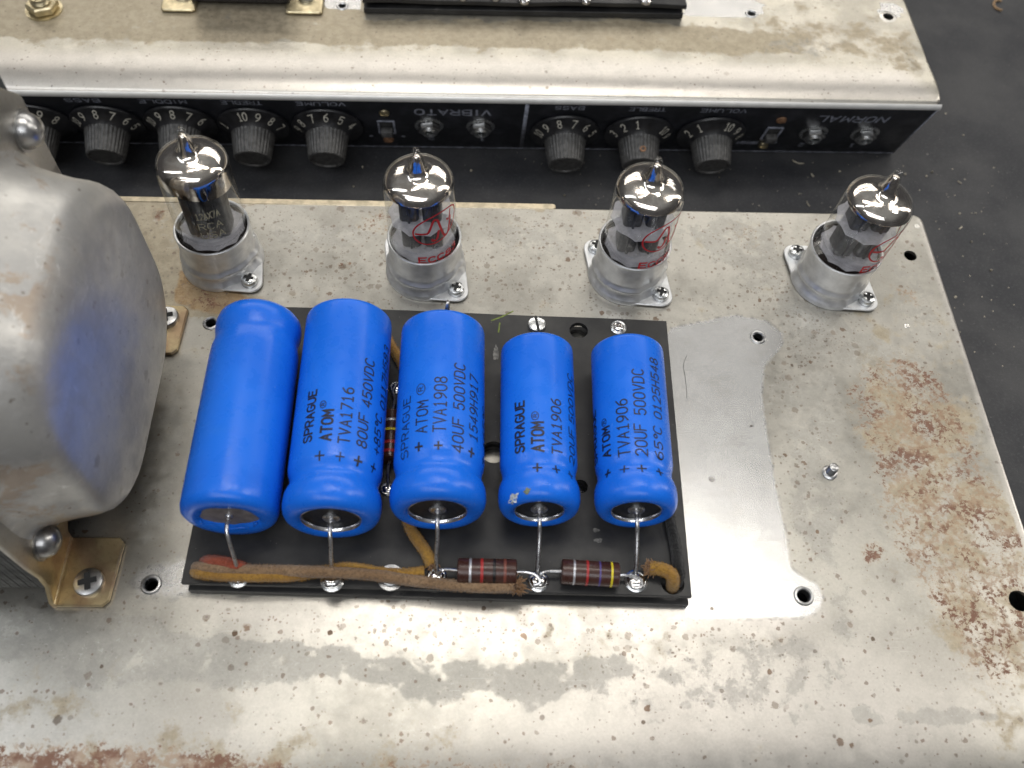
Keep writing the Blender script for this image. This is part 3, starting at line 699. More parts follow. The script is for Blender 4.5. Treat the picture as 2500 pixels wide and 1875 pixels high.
def rear_paint(X, Y, Z):
    z = np.zeros_like(X); tn = z+.30
    tn = np.maximum(tn, wgt(X, Y, px([(-300, -400), (900, -400), (900, 60), (1500, 60), (1900, 90), (2000, 150), (1500, 142), (900, 125), (500, 118), (-300, 108)]), .35, .80))
    tn = np.maximum(tn, wgt(X, Y, px([(1850, 40), (2230, 90), (2270, 190), (2190, 190), (2000, 140), (1850, 130)]), .5, .55))
    tn *= 1-wgt(X, Y, px([(-300, 130), (500, 140), (900, 150), (1500, 165), (2100, 180), (2300, 215), (2300, 270), (-300, 235)]), .3)*.9
    clean = wgt(X, Y, px([(760, -60), (880, -60), (885, 35), (800, 38), (780, 0)]), .05)
    clean = np.maximum(clean, wgt(X, Y, px([(1660, -60), (1810, -60), (1830, 12), (1862, 25), (1860, 48), (1800, 56), (1665, 52)]), .05))
    clean = np.maximum(clean, wgt(X, Y, px([(2140, 25), (2170, 18), (2196, 35), (2196, 52), (2160, 58), (2140, 48)]), .04))
    st = wgt(X, Y, px([(1850, 100), (2000, 100), (2080, 125), (2050, 150), (1850, 145)]), .4, .42)
    br = wgt(X, Y, px([(-300, 135), (900, 150), (1500, 160), (2200, 185), (2300, 255), (-300, 225)]), .35, 1.0)
    return (clean, z, st), (tn, z+.04, br)
paint(rbody.data, L2R, rear_paint)
for x, y, r, ring in rear_holes:
    if ring:
        m = MB(); m.lathe([(r-.01, -.3), (r-.01, 0), (r+.02, .035), (r+.07, .03), (r+.10, 0)], 24, Matrix.Translation((x, y, 4.102+RZ))); m.build('threaded_insert', M['thread'], rear)
    else:
        m = MB(); m.lathe([(r+.14, .0), (r+.12, .012), (r+.0, .014), (r+.0, -.1)], 24, Matrix.Translation((x, y, 4.102+RZ))); m.build('hole_washer_mark', M['edge'], rear)
m = MB(); m.box(-46, RX1-.4, Y3+1.7, 16.5, 3.1, 3.15); m.build('dark_hole_backing', M['hole_dark'], rear, None)  # same added dark sheet, shade under the rear holes

# control panel: local frame s (along), t (down the slope), h (out of the panel)
def PM(s, t, h=0.0):      # world-s based -> rear local, z measured from the chassis foot
    return Vector((s-22, Y3+t*sin(SA)-h*cos(SA), 4.1-t*cos(SA)-h*sin(SA)))
def pframe(s, t, h=0.0):   # matrix: local z = outward normal, local y = up the slope
    X = Vector((1, 0, 0)); Yv = Vector((0, -sin(SA), cos(SA))); Z = Vector((0, -cos(SA), -sin(SA))); X = Yv.cross(Z)
    m = Matrix.Identity(4)
    for i in range(3): m[i][0], m[i][1], m[i][2], m[i][3] = X[i], Yv[i], Z[i], PM(s, t, h)[i]
    return m
H0 = .10
PX0, PX1, PT = -24.0, 23.80, 4.20
m = MB()
def pbox(mb, s0, s1, t0, t1, h0, h1, b=.02):
    fr = pframe(0, 0); sg = fr.col[0][0]
    a, c = sorted((s0*sg, s1*sg)); mb.box(a, c, -t1, -t0, h0, h1, fr, b)
pbox(m, PX0, PX1, .17, PT, .0, H0); m.build('control_panel', M['panel'], rear)
m = MB(); pr_ = [(.0, -.03), (.03, .03), (.10, .09), (.20, .12), (.235, .10), (.235, -.02)]
m.rings([[tuple(PM(x_, t_-.05, h_+.04)) for t_, h_ in pr_] for x_ in (PX0, 0, PX1+.02)], closed=True, cap0=True, cap1=True); m.build('top_edge_highlight', M['trim'], rear, 60)  # strip added along the bend; its pale colour carries the lamp glint
m = MB(); pbox(m, PX0, PX1-.06, PT-.09, PT-.03, H0, H0+.004, 0); pbox(m, PX1-.06, PX1, .2, PT-.03, H0, H0+.004, 0); pbox(m, 6.98, 7.14, .2, PT-.1, H0, H0+.003, 0)
m.build('white_border_line', M['panel_white'], rear, None)
def pmap(s0, t0, flip=True):
    """upside-down lettering on the panel: u runs towards -s, v towards +t"""
    def f(u, v, l): return tuple(PM(s0-u, t0+v, H0+.005+l))
    return f
def ptext(txt, s_left, s_right, t_mid, h, wd, slant=0):
    LET = MB(); place_text(LET, txt, 0, s_right-s_left, -h/2, h, wd, pmap(s_right, t_mid), slant=slant); LET.build('panel_lettering', M['panel_white'], rear, None)
ptext('VIBRATO', 2.59, 5.62, 1.03, .42, .085, .0)
ptext('NORMAL', 19.15, 22.1, 1.10, .46, .085, .12)
for txt, a, c_, tm in (('VOLUME', 14.12, 15.98, .56), ('TREBLE', 11.2, 12.65, .54), ('BASS', 8.2, 9.35, .52), ('VOLUME', -2.05, -.15, .50), ('TREBLE', -4.95, -3.4, .50), ('MIDDLE', -8.1, -6.3, .50), ('BASS', -10.9, -9.6, .50), ('REVERB', -14.2, -12.5, .50)):
    ptext(txt, a, c_, tm, .26, .055)
for s_, t_, ch in ((3.15, 3.3, '2'), (5.3, 3.3, '1'), (19.3, 3.45, '2'), (21.55, 3.45, '1')): ptext(ch, s_-.09, s_+.13, t_, .26, .055)
ptext('BRIGHT', 16.25, 17.3, 3.3, .22, .045); ptext('o', 18.05, 18.15, 3.2, .2, .05); ptext('o', .6, .7, 3.1, .18, .04); ptext('o', 1.95, 2.05, 3.1, .18, .04)
# jacks
def jack(s, t):
    fr = pframe(s, t, H0); o = MB()
    o.lathe([(.60, 0), (.60, .04), (.56, .06), (.44, .06)], 28, fr); root = o.build('input_jack', M['zinc'], rear)
    o = MB(); hx = [(.47*cos(R(60*i+12)), .47*sin(R(60*i+12))) for i in range(6)]; hx = resample(hx, .16)
    plate(o, hx, [circle(0, 0, .30, 18)], .06, .30, fr, bev=.04); o.build('hex_nut', M['steel'], root)
    o = MB(); o.lathe([(.30, .06), (.31, .34), (.27, .40), (.22, .38), (.20, .1)], 24, fr); o.build('bushing', M['zinc'], root)
    o = MB(); o.lathe([(.205, .12), (0, .12)], 16, fr); o.build('jack_hole', M['hole_dark'], root, None)
for s, t in ((3.11, 2.15), (5.24, 2.15), (19.42, 2.32), (21.66, 2.32)): jack(s, t)
# slide switches
def switch(s, t, up, mats):
    fr = pframe(s, t, H0); o = MB()
    plate(o, rrect(-.36, .36, -.55, .55, .04), [rrect(-.28, .28, -.48, .48, .02)], 0, .05, fr, bev=.01); root = o.build('slide_switch', M['panel_white'], rear)
    o = MB(); o.box(-.28, .28, -.48, .48, .0, .02, fr); o.build('switch_well', M['hole_dark'], root, None)
    o = MB(); a = -.42 if not up else 0.0
    o.box(-.24, .24, a, a+.42, .02, .28, fr, .03)
    for k in range(4): o.box(-.22, .22, a+.06+k*.09, a+.10+k*.09, .28, .31, fr, .008)
    o.build('slider', M['knob'], root)
    for (du, dt), mm in zip(((0, -1.18), (0, 1.12)), mats):
        f2 = pframe(s+du, t+dt, H0); o = MB(); o.lathe([(.22, 0), (.21, .06), (.12, .12), (0, .13)], 18, f2); o.box(-.15, .15, -.025, .025, .11, .135, f2); o.build('switch_screw', mm, root)
switch(1.35, 2.33, False, (M['brass'], M['rust_screw'])); switch(17.65, 2.42, False, (M['rust_screw'], M['brass']))
# knobs
def knob(s, t, digits, label):
    fr = pframe(s, t, H0+.03)
    o = MB(); o.lathe([(1.30, 0), (1.43, .02), (1.45, .07), (1.43, .13), (1.36, .16), (1.2, .2), (.98, .38), (.9, .52)], 64, fr)
    root = o.build('control_knob', M['skirt_rim'], rear); tag(root, label)
    o = MB(); fl = lambda a, h: 1-.035*(.5+.5*cos(a*34)) if .5 < h < 1.50 else 1
    o.lathe([(.90, .46), (.88, .54), (.86, .60), (.80, 1.1), (.745, 1.46), (.72, 1.53), (.66, 1.56), (.62, 1.54), (.60, 1.50), (0, 1.49)], 34*6, fr, mod=fl)
    o.build('fluted_grip', M['knob'], root)
    o = MB()
    # skirt cone: radius from .98 (h .38) to 1.36 (h .16)
    for ang, ch in digits:
        def f(u, v, l, ang=ang):
            r = 1.02+v; a = R(90+ang)-u/1.2; k = (r-.98)/(1.36-.98); hh = .38-.22*k if k < 1 else .16
            return tuple(fr @ Vector((-r*cos(a)*SG, r*sin(a), hh+.012+l)))
        wtxt = .17 if len(ch) == 1 else .36
        place_text(o, ch, -wtxt/2, wtxt/2, 0, .30, .042, f)
    if o.v: o.build('numerals', M['numeral'], root, None)
SG = -1 if pframe(0, 0).col[0][0] > 0 else 1
KN = [(15.0, 2.42, [(68, '2'), (38, '1'), (-24, '10'), (-52, '9'), (-78, '8')], 'volume knob nearest the right end of the panel'),
      (11.9, 2.42, [(72, '3'), (42, '2'), (12, '1'), (-55, '10'), (-80, '9')], 'treble knob with a small hole in its grip'),
      (8.78, 2.45, [(75, '10'), (47, '9'), (17, '8'), (-13, '7'), (-43, '6'), (-72, '5')], 'bass knob just right of the white divider'),
      (-1.06, 2.22, [(80, '9'), (54, '8'), (24, '7'), (-5, '6'), (-35, '5'), (-64, '4')], 'volume knob left of the slide switch'),
      (-4.05, 2.22, [(68, '1'), (10, '10'), (-20, '9'), (-48, '8'), (-76, '7')], 'treble knob second left of the slide switch'),
      (-6.95, 2.15, [(60, '10'), (30, '9'), (0, '8'), (-30, '7'), (-58, '6')], 'middle knob behind the leftmost tube'),
      (-9.88, 2.22, [(62, '10'), (33, '9'), (3, '8'), (-27, '7'), (-56, '6'), (-80, '5')], 'bass knob right of the transformer flange'),
      (-12.65, 2.2, [(5, '10'), (-27, '9'), (-57, '8')], 'knob half hidden by the transformer flange')]
for s, t, dg, lb in KN: knob(s, t, dg, lb)
# treble knob's set screw hole
fr = pframe(11.9, 2.42, H0+.03)
o = MB(); mm = fr @ Matrix.Translation((0.0, .795, 1.15)) @ Matrix.Rotation(R(-90), 4, 'X')
o.lathe([(.13, -.03), (.13, .012), (.07, .02), (.07, -.02), (0, -.02)], 14, mm); o.build('set_screw_hole', M['rust_screw'], rear)

# ------------------------------------------------------------------ screws
def pan_head(mb, r, h, M_=None, cross=True, slotted=False, rotz=0.0):
    """domed head with a real cross or slot recess"""
    bm = bmesh.new(); rings = []; n = 32
    cw = r*.17; cl = r*.62
    prof = [(r, 0), (r*1.0, h*.62), (r*.94, h*.8), (r*.75, h*.93), (r*.5, h*1.0), (r*.25, h*1.03), (0, h*1.04)]
    mb.lathe(prof, n, M_)
def cross_mark(mb, r, h, M_, slotted=False):
    L, wd = (r*.62, r*.2) if not slotted else (r*.98, r*.14)
    a = [(-L, -wd), (-wd, -wd), (-wd, -L), (wd, -L), (wd, -wd), (L, -wd), (L, wd), (wd, wd), (wd, L), (-wd, L), (-wd, wd), (-L, wd)] if not slotted else [(-L, -wd), (L, -wd), (L, wd), (-L, wd)]
    zt = h*1.06+.004 if not slotted else h*.98+.01
    n = len(a); zc = (zt-h*.25)
    V = [(x, y, zt-.0) for x, y in a]
    mb.add(V, [tuple(range(n))], M_)  # flat dark face painted for the shade of the recess

# ------------------------------------------------------------------ tube sockets and tubes
TUBES = [(-3.53, 11.63, 5.78), (3.36, 11.41, 5.62), (10.30, 11.36, 5.52), (17.42, 11.31, 5.20)]
EA = -0.7626
def make_socket(label):
    t = thing('tube_socket', label, 'tube socket', (0, 0, 0), (0, 0, EA), 'metal tube sockets along the back of the front chassis')
    o = MB(); n = 72
    # ring wall with two bead notches towards the ears
    prof = [(1.13, .30), (1.13, 1.68), (1.145, 1.735), (1.19, 1.75), (1.215, 1.72), (1.205, 1.68), (1.20, 1.55), (1.205, .80), (1.215, .70), (1.285, .63), (1.31, .56), (1.28, .48), (1.215, .44), (1.22, .36), (1.26, .26), (1.32, .17), (1.36, .11), (1.37, .0)]
    def md(a, h): 
        c = abs(cos(a)); k = max(0, (c-.80)/.2)
        return 1-.075*min(1, k*2)*(1 if h < .9 else 0)
    o.lathe(prof, n, None, md); o.build('shield_ring', M['shield'], t, 50)
    o = MB(); out = []
    for i in range(48):
        a = 2*pi*i/48; out.append((cos(a)*1.34, sin(a)*1.34))
    # diamond flange: hull of circle r1.40 and two ear circles
    pts = out+circle(1.47, 0, .40, 20)+circle(-1.47, 0, .40, 20)
    pts = sorted(set((round(x, 5), round(y, 5)) for x, y in pts))
    def half(ps):
        h = []
        for p in ps:
            while len(h) > 1 and (h[-1][0]-h[-2][0])*(p[1]-h[-2][1])-(h[-1][1]-h[-2][1])*(p[0]-h[-2][0]) <= 0: h.pop()
            h.append(p)
        return h
    hull = half(pts)[:-1]+half(pts[::-1])[:-1]
    plate(o, resample(hull, .3), [circle(0, 0, 1.1, 30)], 0.03, .11, bev=.02); o.build('flange', M['shield'], t)
    o = MB(); o.lathe([(1.122, 1.60), (1.122, 1.24), (.55, 1.24), (0, 1.24)], 40)
    for k in range(9): a = 2*pi*k/9; o.lathe([(.06, 1.22), (.06, 1.36), (0, 1.38)], 8, Matrix.Translation((.6*cos(a), .6*sin(a), 0)))
    o.build('socket_base', M['socket_inside'], t)
    for s in (1, -1):
        Mx = Matrix.Translation((1.45*s, 0, .11)); o = MB(); pan_head(o, .265, .24, Mx); sc = o.build('screw', M['zinc'], t)
        o = MB(); o.lathe([(.28, .0), (.28, .025), (.2, .025)], 20, Mx); o.build('lock_washer', M['steel'], sc)
        o = MB(); cross_mark(o, .265, .24, Mx @ Matrix.Rotation(.5, 4, 'Z')); o.build('dark_cross_mark', M['hole_dark'], sc, None)
    # little locating tab on the rim
    o = MB(); Mx = Matrix.Rotation(R(55), 4, 'Z') @ Matrix.Translation((1.19, 0, 1.0)); o.lathe([(.12, -.14), (.11, 0), (.06, .05), (0, .06)], 14, Mx @ Matrix.Rotation(R(90), 4, 'Y')); o.build('locating_dimple', M['shield'], t)
    return t
labels_s = ['metal tube socket at the left, on rust-brown stains beside the transformer', 'metal tube socket behind the third blue capacitor, second from left',
            'metal tube socket behind the rightmost blue capacitor', 'metal tube socket near the right end of the chassis by the round hole']
def make_tube(i, H):
    old = i == 0
    lbl = ['small glass tube beside the transformer with tall mirrored cap and pale print', 'glass tube with red emblem, second from left, before the jack sockets',
           'glass tube with red emblem standing behind the rightmost blue capacitor', 'glass tube with red emblem leaning right, near the chassis corner'][i]
    t = thing('vacuum_tube', lbl, 'vacuum tube', group='glass vacuum tubes in the sockets')
    r = 1.10; z0 = .66; sh = H-1.42       # shoulder height
    z0 = 1.26
    dome = [(r, z0), (r, sh), (r*.988, sh+.10), (r*.945, sh+.21), (r*.87, sh+.31), (r*.75, sh+.395), (r*.61, sh+.455), (r*.48, sh+.495), (r*.37, sh+.53), (.32, sh+.60), (.275, sh+.71), (.245, sh+.86), (.21, sh+1.01), (.17, sh+1.13), (.135, sh+1.22), (.125, sh+1.27), (.145, sh+1.33), (.105, sh+1.40), (0, sh+1.43)]
    inn = [(max(a-.06, .0), h-.05) for a, h in dome[1:-3]]+[(0, sh+.95)]
    o = MB(); o.lathe([(0, z0-.02), (r-.02, z0-.02)]+dome, 48); o.build('glass_envelope', M['glass'], t, 60)
    # mirrored getter coat just inside the dome
    gb = sh-(.55 if old else -.04)
    g = ([(r-.035, gb), (r-.035, sh)] if old else [(r*.99-.035, gb)])+[(max(a-.035, 0), h-.03) for a, h in dome[2:15]]+[(0, sh+1.22)]
    o = MB(); o.lathe(g, 48)
    if old: # slanting lower edge
        o.v = [(x, y, z-(.22*(x/r)-.12) if abs(z-gb) < 1e-4 else z) for x, y, z in o.v]
    else:
        o.v = [(x, y, z+.05*sin(3*math.atan2(y, x)) if abs(z-gb) < 1e-4 else z) for x, y, z in o.v]
    o.build('getter_mirror', M['getter'], t, 60)
    # anodes: two ribbed boxes
    az0, az1 = 1.66, sh-.35
    for s in (-1, 1):
        o = MB(); 
        outl = rrect(-.30, .30, -.42, .42, .14, 4)
        plate(o, outl, [], az0, az1, Matrix.Translation((.36*s, 0, 0)), bev=.03)
        for k in (-1, 1): o.box(.36*s-.04, .36*s+.04, k*.43-.07, k*.43+.07, az0+.02, az1-.02, None, .02)
        for k in range(3): o.lathe([(.045, 0), (.045, .012)], 8, Matrix.Translation((.36*s+.17, -.43, az0+.4+k*.5)) @ Matrix.Rotation(R(90), 4, 'X'))
        o.build('anode', M['anode'], t)
    for z_ in ((az0-.06, az1+.02) if old else (az0-.06, 2.92)):
        o = MB(); spk = []
        for k in range(40):
            a = 2*pi*k/40; rr = .955+(.085 if k % 4 == 0 else .03 if k % 2 else 0)+(.02*random.random()); spk.append((rr*cos(a), rr*sin(a)))
        plate(o, spk, [], z_-.012, z_+.012, bev=.004); o.build('mica_spacer', M['mica'], t, None)
    o = MB()
    for k in range(9):
        a = 2*pi*(k+.5)/9+.3; o.tube([(.6*cos(a), .6*sin(a), 1.27), (.55*cos(a), .55*sin(a), 1.42), (.4*cos(a), .4*sin(a), az0)], .028, 6)
    o.build('wire_legs', M['lead'], t)
    o = MB()
    th = R([0, -61, -57, -52][i])    # facing of the print, round the glass
    def gm(u, v, l): a = th+u/r; rr = r+.004+l; return (rr*cos(a), rr*sin(a), v)
    if old:
        for q, (txt, v0) in enumerate((('12AX7A', 3.15), ('RCA', 2.70), ('USA', 2.3))):
            th = R(-70); place_text(o, txt, -.36, .36, v0, .26, .035, gm, adv=5.4)
        o.build('worn_print', M['pale_print'], t, None)
    else:
        tilt = R(24); cu, cv = 0, sh-.95
        def tr(p): x, y = p; return (cu+x*cos(tilt)-y*sin(tilt), cv+x*sin(tilt)+y*cos(tilt))
        ell = [tr((.84*cos(a)*(1+.08*cos(a)), .60*sin(a))) for a in [2*pi*k/40 for k in range(41)]]
        ribbons(o, [ell], .055, gm, .1)
        wave = [(-.66, -.10), (-.44, -.12), (-.30, -.10), (-.22, .06), (-.10, .38), (-.03, .42), (.05, .34), (.15, -.10), (.24, -.42), (.32, -.50), (.42, -.42), (.50, -.12), (.56, .18)]
        ribbons(o, [[(cu+q[0], cv+q[1]) for q in spline([(a, c, 0) for a, c in wave], 4)]], .08, gm, .1)
        for ox, oy, kx, ky in ((-.20, -.52, .055, .066), (.38, .12, .035, .062)):
            ribbons(o, [[(cu+ox+p[0]*kx+p[1]*.012, cv+oy+p[1]*ky) for p in G['J'][0]]], .08 if ox < 0 else .055, gm, .1)
        place_text(o, 'ECC83', -.64, .80, 1.72, .26, .065, gm, adv=5.4)
        o.build('red_emblem', M['red_print'], t, None)
    return t
sock0 = make_socket(labels_s[0])
tilts = [(0, 0), (0, 0), (0, 0), (0.0, 0.0)]
for i, (x, y, H) in enumerate(TUBES):
    s = sock0 if i == 0 else copy_tree(sock0)
    s.location = (x*S, y*S, 0.0002); s['label'] = labels_s[i]
    t = make_tube(i, H); t.location = (x*S, y*S, 0.0002)
    t.rotation_euler = (R([-1.5, .6, .3, -1.2][i]), R([.2, -1.2, .8, 4.2][i]), 0)

# ------------------------------------------------------------------ capacitor board
YP = -0.0251
BH = .60
board = thing('capacitor_board', 'black fibre board in two layers carrying the five blue capacitors', 'circuit board', (0, 0, 0), (0, 0, YP))
def W2B(x, y): return (x*cos(YP)+y*sin(YP), -x*sin(YP)+y*cos(YP))
def bpx(u, v, z=BH): return W2B(*at(u, v, z)[:2])
BX0, BX1, BY1 = -2.84, 11.09, 9.26
def bend(x, y): return .10*max(0, (y-7)/2.3)*sin((x+2.8)/13.9*pi)*.6 + .02*sin(x*.8)
bholes = []
hx, hy = bpx(1412.6, 808); bholes.append(circle(hx, hy, .30, 24))
hx, hy = bpx(1205, 1103); bholes.append(circle(hx, hy, .36, 24))
hx, hy = bpx(1417, 1188); bholes.append(circle(hx, hy, .22, 20))
ha = bpx(490, 1388); hb = bpx(590, 1386); bholes.append(slot(ha[0], hb[0], ha[1], .24))
hx, hy = bpx(1642, 1424); bholes.append([(x*1.0, y) for x, y in circle(hx, hy, .33, 24)])
outl = resample([(BX0, 0.02), (BX1, 0), (BX1, BY1), (BX0, BY1)], .5)
m = MB(); plate(m, outl, bholes, .42, .60, bev=.015, bend=bend, grid=.5); m.build('top_layer', M['board'], board, 30)
m = MB(); plate(m, resample([(BX0+.12, -.06), (BX1-.02, -.10), (BX1-.02, BY1-.1), (BX0+.12, BY1-.1)], 1), bholes[:3], .03, .25, bev=.015); m.build('bottom_layer', M['board'], board, 30)
for k, (sx_, sy_) in enumerate(((-2.2, 1.0), (4, .3), (10.4, .6), (-2.2, 8.5), (10.4, 8.5), (4, 8.7))):
    m = MB(); m.lathe([(.3, .24), (.3, .43)], 14, Matrix.Translation((sx_, sy_, 0))); m.build('spacer', M['board'], board)
def ring_eyelet(u, v, r=.26, mat='zinc', z=BH):
    x, y = bpx(u, v, z); m = MB(); m.lathe([(r, 0), (r*.98, .04), (r*.8, .075), (r*.6, .06), (r*.5, .0), (r*.42, -.1)], 24, Matrix.Translation((x, y, z+.0+bend(x, y))))
    return m.build('eyelet', M[mat], board)
def blob(u, v, r, k=.45, z=BH, seed=0):
    rnd = random.Random(seed); x, y = bpx(u, v, z); ph = rnd.random()*6; m = MB()
    m.lathe([(r, 0), (r*.98, r*k*.35), (r*.82, r*k*.75), (r*.5, r*k), (r*.2, r*k*.98), (0, r*k*.9)], 24, Matrix.Translation((x, y, z+.01+bend(x, y))), mod=lambda a, h: 1+.09*sin(2*a+ph)+.05*sin(5*a))
    return m.build('solder_joint', M['solder'], board)
for k, (u, v, r) in enumerate(((583, 1408, .28), (812, 1418, .30), (1066, 1410, .26), (1314, 1420, .27), (1552, 1420, .30), (1509, 802, .24))):
    e = ring_eyelet(u, v, r+.03); blob(u, v, r*.85, .6, seed=k)
# slotted screw behind the fourth capacitor, plated screw by the wires
def board_screw(u, v, r, slotted, rz=0.0, washer=0):
    x, y = bpx(u, v); T_ = Matrix.Translation((x, y, BH+.01+bend(x, y))) @ Matrix.Rotation(rz, 4, 'Z')
    m = MB(); pan_head(m, r, r*.55, T_)
    if washer: m.lathe([(washer, 0), (washer, .05), (r, .06)], 24, T_)
    sc = m.build('board_screw', M['zinc' if slotted else 'steel'], board); m = MB(); cross_mark(m, r, r*.55, T_, slotted); m.build('dark_drive_mark', M['hole_dark'], sc, None)
board_screw(1310, 797, .29, True, R(100)); board_screw(955, 1412, .27, False, .3, .37)
# wear: scraped patch and green pencil mark
def flat_blob(u, v, rx_, ry_, mat, name, seed, n=26, z=BH):
    rnd = random.Random(seed); x, y = bpx(u, v, z); pts = []
    for k in range(n):
        a = 2*pi*k/n; rr = 1+.35*(rnd.random()-.5)+.15*sin(3*a+seed); pts.append((x+rx_*rr*cos(a), y+ry_*rr*sin(a)))
    m = MB(); m.add([(p[0], p[1], z+.004+bend(*p)) for p in pts], [tuple(range(n))]); return m.build(name, M[mat], board, None)
M['scrape'] = simple('grey_scrape', (.16, .155, .145), .7, 0, .5, 8)
M['green'] = simple('green_grease_pencil', (.13, .17, .03), .7, 0, .4, 9)
flat_blob(1211, 862, .09, .27, 'scrape', 'scrape_mark', 3); flat_blob(1460, 1320, .12, .06, 'scrape', 'scrape_mark', 5); flat_blob(1455, 1295, .10, .06, 'scrape', 'scrape_mark', 8)
m = MB(); gx = [bpx(1200, 784), bpx(1225, 775), bpx(1252, 762)]
ribbons(m, [[(p[0], p[1]) for p in gx], [bpx(1220, 790), bpx(1217, 812)]], .05, lambda u, v, l: (u, v, BH+.006+bend(u, v)+l), .2); m.build('green_pencil_mark', M['green'], board, None)

# ------------------------------------------------------------------ capacitors
CAPS = [dict(f=(-1.474, 1.38), r=(-1.445, 7.893), rf=1.288, rr=1.27, lead=(583, 1400), kind='back'),
        dict(f=(1.24, 1.322), r=(1.225, 7.822), rf=1.323, rr=1.28, lead=(812, 1405)),
        dict(f=(4.07, 1.587), r=(4.073, 7.501), rf=1.314, rr=1.26, lead=(1065, 1400)),
        dict(f=(6.843, 1.696), r=(6.922, 6.989), rf=1.134, rr=1.09, lead=(1312, 1408)),
        dict(f=(9.52, 1.692), r=(9.678, 6.982), rf=1.148, rr=1.095, lead=(1551, 1412))]
CLAB = ['blue capacitor without lettering, leftmost beside the transformer', 'blue capacitor reading 80UF 450VDC, second from left', 'blue capacitor reading 40UF 500VDC, in the middle of the row',
        'blue capacitor with a chipped silver patch on its front rim', 'blue capacitor reading 20UF 500VDC 65°C, rightmost on the board']
# lines of print: (text, start px, end px, height cm, stroke cm, slant)
def SP(ax, ay, s=.28933): return lambda x, y: (ax+x*s, ay+y*s)
a2 = SP(600, 850); a3 = SP(1100, 850)
PRINT = {
 1: [('SPRAGUE', a2(515, 795), a2(570, 360), .26, .055, 0), ('ATOM', a2(655, 778), a2(712, 515), .29, .062, 0), ('@', a2(648, 500), a2(655, 462), .17, .018, 0), ('TVA1716', a2(812, 800), a2(882, 335), .30, .042, 0),
     ('80UF', a2(970, 835), a2(1005, 565), .30, .042, .08), ('450VDC', a2(1010, 490), a2(1058, 105), .30, .042, .08), ('+85oC', a2(1098, 895), a2(1130, 575), .30, .045, .10), ('0117H583', a2(1142, 500), a2(1198, 5), .30, .042, .10),
     ('+', a2(618, 940), a2(624, 870), .34, .045, 0), ('+', a2(792, 945), a2(800, 880), .30, .036, 0), ('+', a2(948, 985), a2(955, 915), .30, .06, 0), ('+', a2(1076, 1042), a2(1085, 980), .28, .045, .08)],
 2: [('SPRAGUE', a2(1330, 930), a2(1365, 420), .28, .034, 0), ('ATOM', a2(1480, 716), a2(1492, 440), .32, .040, 0), ('@', a2(1475, 388), a2(1476, 325), .26, .02, 0), ('TVA1908', a2(1625, 704), a2(1655, 243), .34, .040, 0),
     ('40UF', a2(1782, 872), a2(1800, 595), .32, .040, .03), ('500VDC', a2(1797, 515), a2(1812, 135), .32, .040, .03), ('1549H917', a2(1920, 778), a2(1930, 243), .32, .038, .10), ('+65oC', a2(2005, 850), a2(2012, 518), .30, .036, .1),
     ('+', a2(1459, 864), a2(1461, 800), .28, .06, 0), ('+', a2(1624, 850), a2(1626, 790), .28, .055, 0), ('+', a2(1903, 918), a2(1908, 850), .28, .06, .1), ('+', a2(2000, 975), a2(2004, 925), .24, .045, .1)],
 3: [('SPRAGUE', a3(574, 882), a3(592, 452), .27, .058, 0), ('ATOM', a3(733, 868), a3(737, 618), .32, .062, 0), ('@', a3(712, 600), a3(712, 555), .20, .018, 0), ('TVA1906', a3(895, 893), a3(895, 433), .30, .040, .04),
     ('20UF', a3(1025, 972), a3(1025, 690), .27, .038, .08), ('500VDC', a3(1018, 628), a3(1010, 232), .27, .038, .08), ('+', a3(731, 1040), a3(733, 966), .32, .055, 0), ('+', a3(895, 1052), a3(898, 986), .30, .045, 0), ('+', a3(1015, 1102), a3(1022, 1042), .26, .04, .1)],
 4: [('SPRAGUE', a3(1228, 980), a3(1212, 545), .27, .055, 0), ('ATOM', a3(1310, 922), a3(1315, 660), .27, .058, 0), ('@', a3(1294, 655), a3(1294, 615), .18, .018, 0), ('TVA1906', a3(1456, 908), a3(1450, 432), .32, .040, 0),
     ('20UF', a3(1610, 902), a3(1603, 640), .33, .040, 0), ('500VDC', a3(1595, 560), a3(1585, 178), .33, .040, 0), ('65oC', a3(1760, 932), a3(1752, 668), .29, .040, .06), ('0125H548', a3(1745, 590), a3(1720, 92), .29, .040, .06),
     ('+', a3(1318, 1088), a3(1320, 1022), .26, .06, 0), ('+', a3(1462, 1048), a3(1465, 985), .34, .04, 0), ('+', a3(1613, 1042), a3(1617, 980), .34, .045, 0), ('+', a3(1766, 1076), a3(1770, 1018), .28, .05, .06)]}
